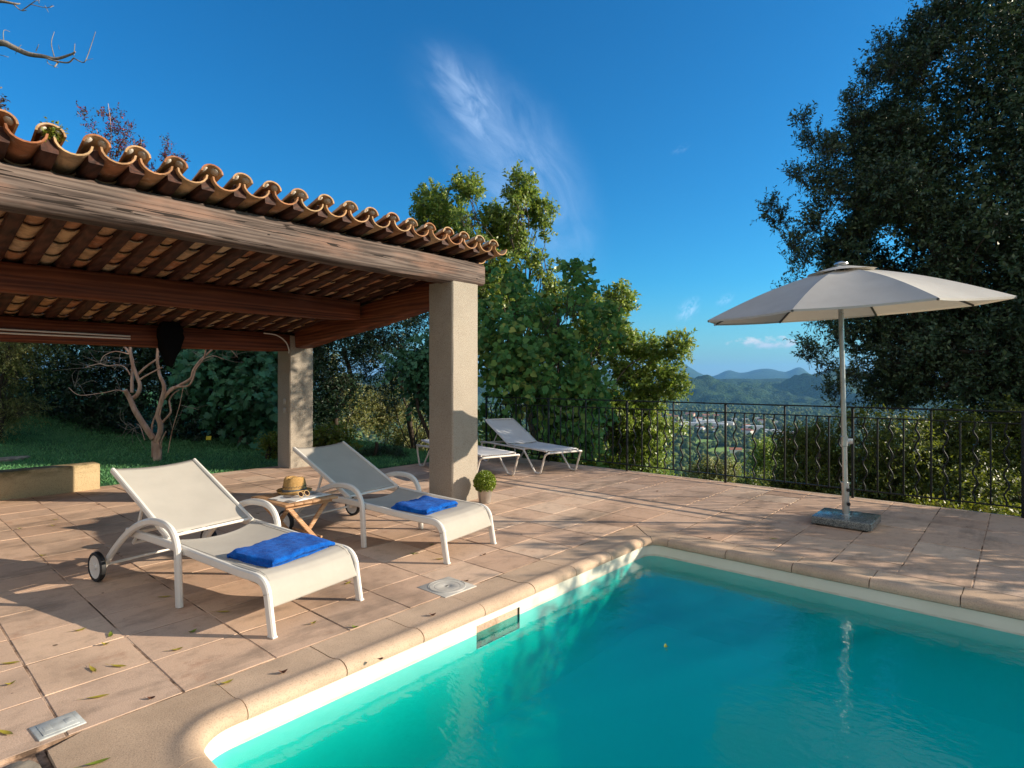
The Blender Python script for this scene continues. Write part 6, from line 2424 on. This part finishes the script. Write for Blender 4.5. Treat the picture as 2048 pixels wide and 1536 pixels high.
# kind, x, y of the survey, turn, where
LIST = [('y0', 185, 1341, -40, 'long yellow leaf lying near the junction box lid'), ('g0', 220, 1272, -60, 'slender green leaf left of the nearest lounger foot'), ('y1', 159, 1262, 30, 'curled green and yellow leaf on the stained paving at left'),
        ('y2', 211, 1290, 10, 'small curled yellow leaf below a slender green one'), ('y1', 353, 1301, 20, 'curled yellow leaf by the joint in front of the nearest lounger'), ('y0', 236, 1334, -10, 'yellow leaf at the joint between two paving rows'),
        ('y0', 195, 1396, 20, 'yellow leaf right above the junction box lid'), ('y0', 10, 1468, -20, 'yellow leaf at the lower left edge of the paving'), ('y2', 20, 1370, 40, 'small yellow leaf at the left edge of the paving'),
        ('y0', 20, 1328, 10, 'long yellow leaf lying at the left edge, above the stone path'), ('g1', 385, 1265, 50, 'small green leaf beside the shadow of the nearest lounger'), ('y2', 626, 1248, 40, 'small curled yellow leaf right of the nearest lounger foot'),
        ('y1', 452, 1368, 30, 'thin yellow leaf lying on the pool coping'), ('g0', 195, 1528, 30, 'dark green leaf on the coping slab at the bottom edge'), ('b0', 566, 1347, 15, 'brown curled seed pod on the lip of the pool coping'),
        ('b1', 302, 1398, 0, 'brown leaf on the joint beside the pool coping'), ('y1', 668, 1166, 10, 'yellow leaf with a dark one right of the nearest lounger'), ('g1', 710, 1256, -20, 'green leaf at the joint above the pool coping'),
        ('y0', 445, 1225, 0, 'yellow leaf in front of the nearest lounger leg'), ('y0', 328, 1195, 10, 'yellow leaf in the shade under the nearest lounger'), ('g1', 862, 1090, -10, 'pale leaf between the lounger legs in front of the pillar'),
        ('g0', 828, 1108, 0, 'dark green leaf before the lounger by the pillar'), ('y0', 880, 1119, 5, 'thin leaf behind the front leg of the lounger by the pillar'), ('b1', 932, 1163, 0, 'brown leaf above the square ivory lid'),
        ('b0', 865, 1232, 0, 'brown crumpled leaf on the coping near the skimmer'), ('b1', 968, 1110, 20, 'tiny brown leaf on the paving right of the lounger'), ('g0', 1546, 1078, -25, 'green leaf on the paving left of the parasol base'),
        ('b1', 1314, 983, 0, 'pale dry leaf on the paving crossed by railing shadows'), ('b1', 1418, 1077, 0, 'tiny brown leaf near the far end of the pool'), ('y1', 110, 1040, 20, 'yellow leaf on the sunlit paving near the low wall'),
        ('y1', 106, 1052, -10, 'second yellow leaf on the sunlit paving near the low wall'), ('g1', 40, 1058, 0, 'green leaf at the left edge of the sunlit paving'), ('b0', 196, 1010, 30, 'rust brown leaf on the paving beside the end of the low wall'), ('b1', 155, 990, 0, 'dark leaf on the paving close to the low wall'),
        ('y2', 136, 983, 0, 'small yellow leaf at the foot of the low wall'), ('g1', 482, 960, 0, 'leaf on the paving in front of the lawn'), ('b1', 515, 1028, 10, 'dark leaf in the shade beside the small table'), ('y1', 85, 1112, 0, 'yellow leaf left of the lounger wheel'), ('b1', 235, 1108, 15, 'brown leaf by the wheel of the nearest lounger'),
        ('y1', 695, 1168, 50, 'yellow leaf curled on the paving between the two loungers'), ('b1', 760, 1320, 0, 'small brown leaf on the pool coping below the skimmer lid'), ('y2', 560, 1200, 0, 'small yellow leaf under the foot end of the nearest lounger')]
for k, (kind, x, y, turn, lab) in enumerate(LIST):
    o = bpy.data.objects.new('fallen_leaf', leaf_kinds[kind])
    C.objects.link(o)
    gx, gy = gp(x, y)
    z = 0.001
    if k in (12,):
        z = 0.002
    o.location = (round(gx, 3), round(gy, 3), z)
    o.rotation_euler = (0, 0, R(turn - 48.6))
    tag(o, lab, 'leaf', 'fallen leaves on the terrace')
# two leaves adrift on the water
for (x, y, kind, lab, a) in ((3.10, 1.55, 'g1', 'green leaf floating on the pool by the far wall', 30), (1.9, .25, 'b1', 'pale blossom floating on the pool water', 0)):
    o = bpy.data.objects.new('fallen_leaf', leaf_kinds[kind])
    C.objects.link(o)
    o.location = (x, y, WATER + .001)
    o.rotation_euler = (0, 0, R(a))
    tag(o, lab, 'leaf', 'leaves adrift on the pool')

# ------------------------------------------------------------------ valley: woods, cypresses, houses


def blob(seed):
    bm = bmesh.new()
    bmesh.ops.create_icosphere(bm, subdivisions=2, radius=1)
    rr = np.random.RandomState(seed)
    ph = rr.rand(9) * 6.28
    V = []
    for v in bm.verts:
        p = v.co
        k = 1 + .22 * math.sin(4 * p.x + ph[0]) * math.sin(4 * p.y + ph[1]) + .18 * math.sin(7 * p.z + ph[2] + 3 * p.x) + rr.uniform(-.10, .10)
        V.append((p.x * k, p.y * k, p.z * k * .9 + .55))
    F = [[v.index for v in f.verts] for f in bm.faces]
    bm.free()
    return np.array(V), np.array(F)


def scatter_woods():
    rs = np.random.RandomState(40)
    n = 15000
    d = np.exp(rs.uniform(math.log(230), math.log(2700), n))
    rel = rs.uniform(-16, 46, n)
    a = np.radians(VIEW_AZ - rel)
    x, y = d * np.cos(a), d * np.sin(a)
    m, tw = land_use(x, y)
    keep = (m < .25) & ((tw < .4) | (rs.rand(n) < .35))
    keep |= (m > .25) & (rs.rand(n) < .02)
    x, y, d = x[keep], y[keep], d[keep]
    z = land_height(x, y)
    n = len(x)
    s = rs.uniform(2.4, 5.2, n) * np.where(d > 900, 1.25, 1.0)
    shapes = [blob(k) for k in range(8)]
    VV, FF, b = [], [], 0
    for k in range(8):
        ii = np.where(rs.randint(0, 8, n) == k)[0] if False else np.arange(k, n, 8)
        V, F = shapes[k]
        th = rs.rand(len(ii)) * 6.28
        c, sn = np.cos(th), np.sin(th)
        sz = s[ii] * rs.uniform(.8, 1.3, len(ii))
        X = (V[None, :, 0] * c[:, None] - V[None, :, 1] * sn[:, None]) * s[ii][:, None] + x[ii][:, None]
        Y = (V[None, :, 0] * sn[:, None] + V[None, :, 1] * c[:, None]) * s[ii][:, None] + y[ii][:, None]
        Z = V[None, :, 2] * sz[:, None] + z[ii][:, None] + s[ii][:, None] * .2
        W = np.stack([X, Y, Z], -1).reshape(-1, 3)
        f = (F[None] + (np.arange(len(ii)) * len(V))[:, None, None]).reshape(-1, 3) + b
        VV.append(W)
        FF.append(f)
        b += len(W)
    o = np_mesh('woodland', np.vstack(VV), np.vstack(FF), M['l_far'], smooth=False)
    tag(o, 'far woods and hedgerow trees filling the valley floor', 'woods', kind='stuff')


scatter_woods()


def at_far(rel, d):
    a = R(VIEW_AZ - rel)
    x, y = d * math.cos(a), d * math.sin(a)
    return x, y, float(land_height(x, y))


def cypresses():
    proto = None
    rs = np.random.RandomState(9)
    spots = [(14.9, 560), (15.3, 575), (15.8, 552), (16.4, 590), (13.8, 610), (17.2, 640), (18.9, 600), (20.2, 660), (21.5, 560), (12.4, 640), (16.9, 520), (19.6, 530), (22.9, 610)]
    for i, (rel, d) in enumerate(spots):
        x, y, z = at_far(rel, d)
        if proto is None:
            V = []
            mb = MB()
            n = 12
            prof = [(0.25, 0), (.9, .8), (1.15, 2.5), (1.05, 5), (.8, 7.5), (.45, 9.6), (0.0, 11)]
            vs, fs = [], []
            for (q, zz) in prof:
                for k in range(n):
                    t = 2 * math.pi * k / n
                    w = q * (1 + rs.uniform(-.18, .18))
                    vs.append((w * math.cos(t), w * math.sin(t), zz + rs.uniform(-.3, .3) * (zz > 0)))
            for i2 in range(len(prof) - 1):
                for k in range(n):
                    l = (k + 1) % n
                    fs.append((i2 * n + k, i2 * n + l, (i2 + 1) * n + l, (i2 + 1) * n + k))
            mb.add(vs, fs)
            proto = mb.build('cypress', M['l_holm'], smooth=False)
            o = proto
        else:
            o = proto.copy()
            C.objects.link(o)
        s = rs.uniform(.75, 1.25)
        o.location = (x, y, z)
        o.scale = (s, s, s * rs.uniform(.9, 1.15))
        o.rotation_euler = (0, 0, rs.rand() * 6)
        tag(o, 'slim dark cypress far down in the valley', 'tree', 'cypresses in the valley')


cypresses()


def houses():
    rs = np.random.RandomState(17)

    def house(w, l, h, roof, wall, rmat, name='valley_house'):
        r = empty(name)
        mb = MB()
        mb.box(-w / 2, -l / 2, -1, w / 2, l / 2, h)
        mb.build('wall', M[wall], r, smooth=False)
        rf = MB()
        if roof == 'flat':
            rf.box(-w / 2 - .4, -l / 2 - .4, h + .01, w / 2 + .4, l / 2 + .4, h + .7)
        else:
            rh = w * .26
            rf.add([(-w / 2 - .5, -l / 2 - .5, h + .01), (w / 2 + .5, -l / 2 - .5, h + .01), (w / 2 + .5, l / 2 + .5, h + .01), (-w / 2 - .5, l / 2 + .5, h + .01), (0, -l / 2 - .5, h + rh), (0, l / 2 + .5, h + rh)],
                   [(0, 1, 4), (2, 3, 5), (1, 2, 5, 4), (3, 0, 4, 5), (0, 3, 2, 1)])
        rf.build('roof', M[rmat], r, smooth=False)
        return r
    kinds = [('pale flat roofed shed in the far valley town', 'white sheds in the valley town', house(16, 34, 6, 'flat', 'wall_pale', 'roof_grey')),
             ('pale house with red tiled roof in the far valley', 'red roofed houses in the valley', house(10, 15, 6, 'gable', 'wall_pale', 'roof_red')),
             ('pink house with red tiled roof in the far valley', 'pink houses in the valley', house(12, 24, 7, 'gable', 'wall_pink', 'roof_red')),
             ('small white house in the far valley', 'small white houses in the valley', house(9, 13, 5, 'flat', 'wall_pale', 'roof_grey'))]
    used = [False] * 4
    spots = []
    for rel, d in ((16.2, 1620), (17.4, 1600), (18.6, 1640), (19.6, 1610), (20.4, 1655), (17.9, 1690), (22.6, 1500), (24.0, 1450), (25.6, 1420), (10.2, 1820), (8.4, 1780)):
        spots.append((0, rel, d))
    for rel, d in ((12.3, 1850), (13.1, 1880), (14.0, 1860), (15.0, 1905), (15.9, 1850), (11.2, 1930), (7.4, 1900), (17.0, 1960), (18.4, 1940)):
        spots.append((2, rel, d))
    for q in range(34):
        spots.append((1 if rs.rand() < .55 else 3, rs.uniform(9, 27), rs.uniform(1330, 1950)))
    for rel, d in ((13.2, 640), (14.1, 680), (21.0, 980), (11.6, 720), (25.1, 1190), (-7.2, 760), (-6.2, 820)):
        spots.append((2 if rs.rand() < .5 else 1, rel, d))
    for k, rel, d in spots:
        lab, grp, proto = kinds[k]
        if used[k]:
            o = copy_tree(proto)
        else:
            o = proto
            used[k] = True
        x, y, z = at_far(rel, d)
        o.location = (x, y, z + 1.2)
        o.rotation_euler = (0, 0, R(VIEW_AZ - rel + rs.uniform(-35, 35)))
        s = rs.uniform(.8, 1.25)
        o.scale = (s, s, s)
        tag(o, lab, 'house', grp)


houses()

# ------------------------------------------------------------------ air


def make_haze():
    m, t, out = material('valley_air')
    v = nd(t, 'ShaderNodeVolumePrincipled', None)
    v.inputs['Color'].default_value = (0.22, 0.55, 1.0, 1)
    v.inputs['Density'].default_value = HAZE
    v.inputs['Anisotropy'].default_value = 0.2
    t.links.new(v.outputs[0], out.inputs[1])
    mb = MB()
    mb.box(-18000, -18000, -200, 18000, 18000, 420)
    o = mb.build('haze', m, smooth=False)
    o.display_type = 'WIRE'
    tag(o, 'pale blue air between the terrace and the hills', kind='stuff')


HAZE = 0.00006
if HAZE > 0:
    make_haze()
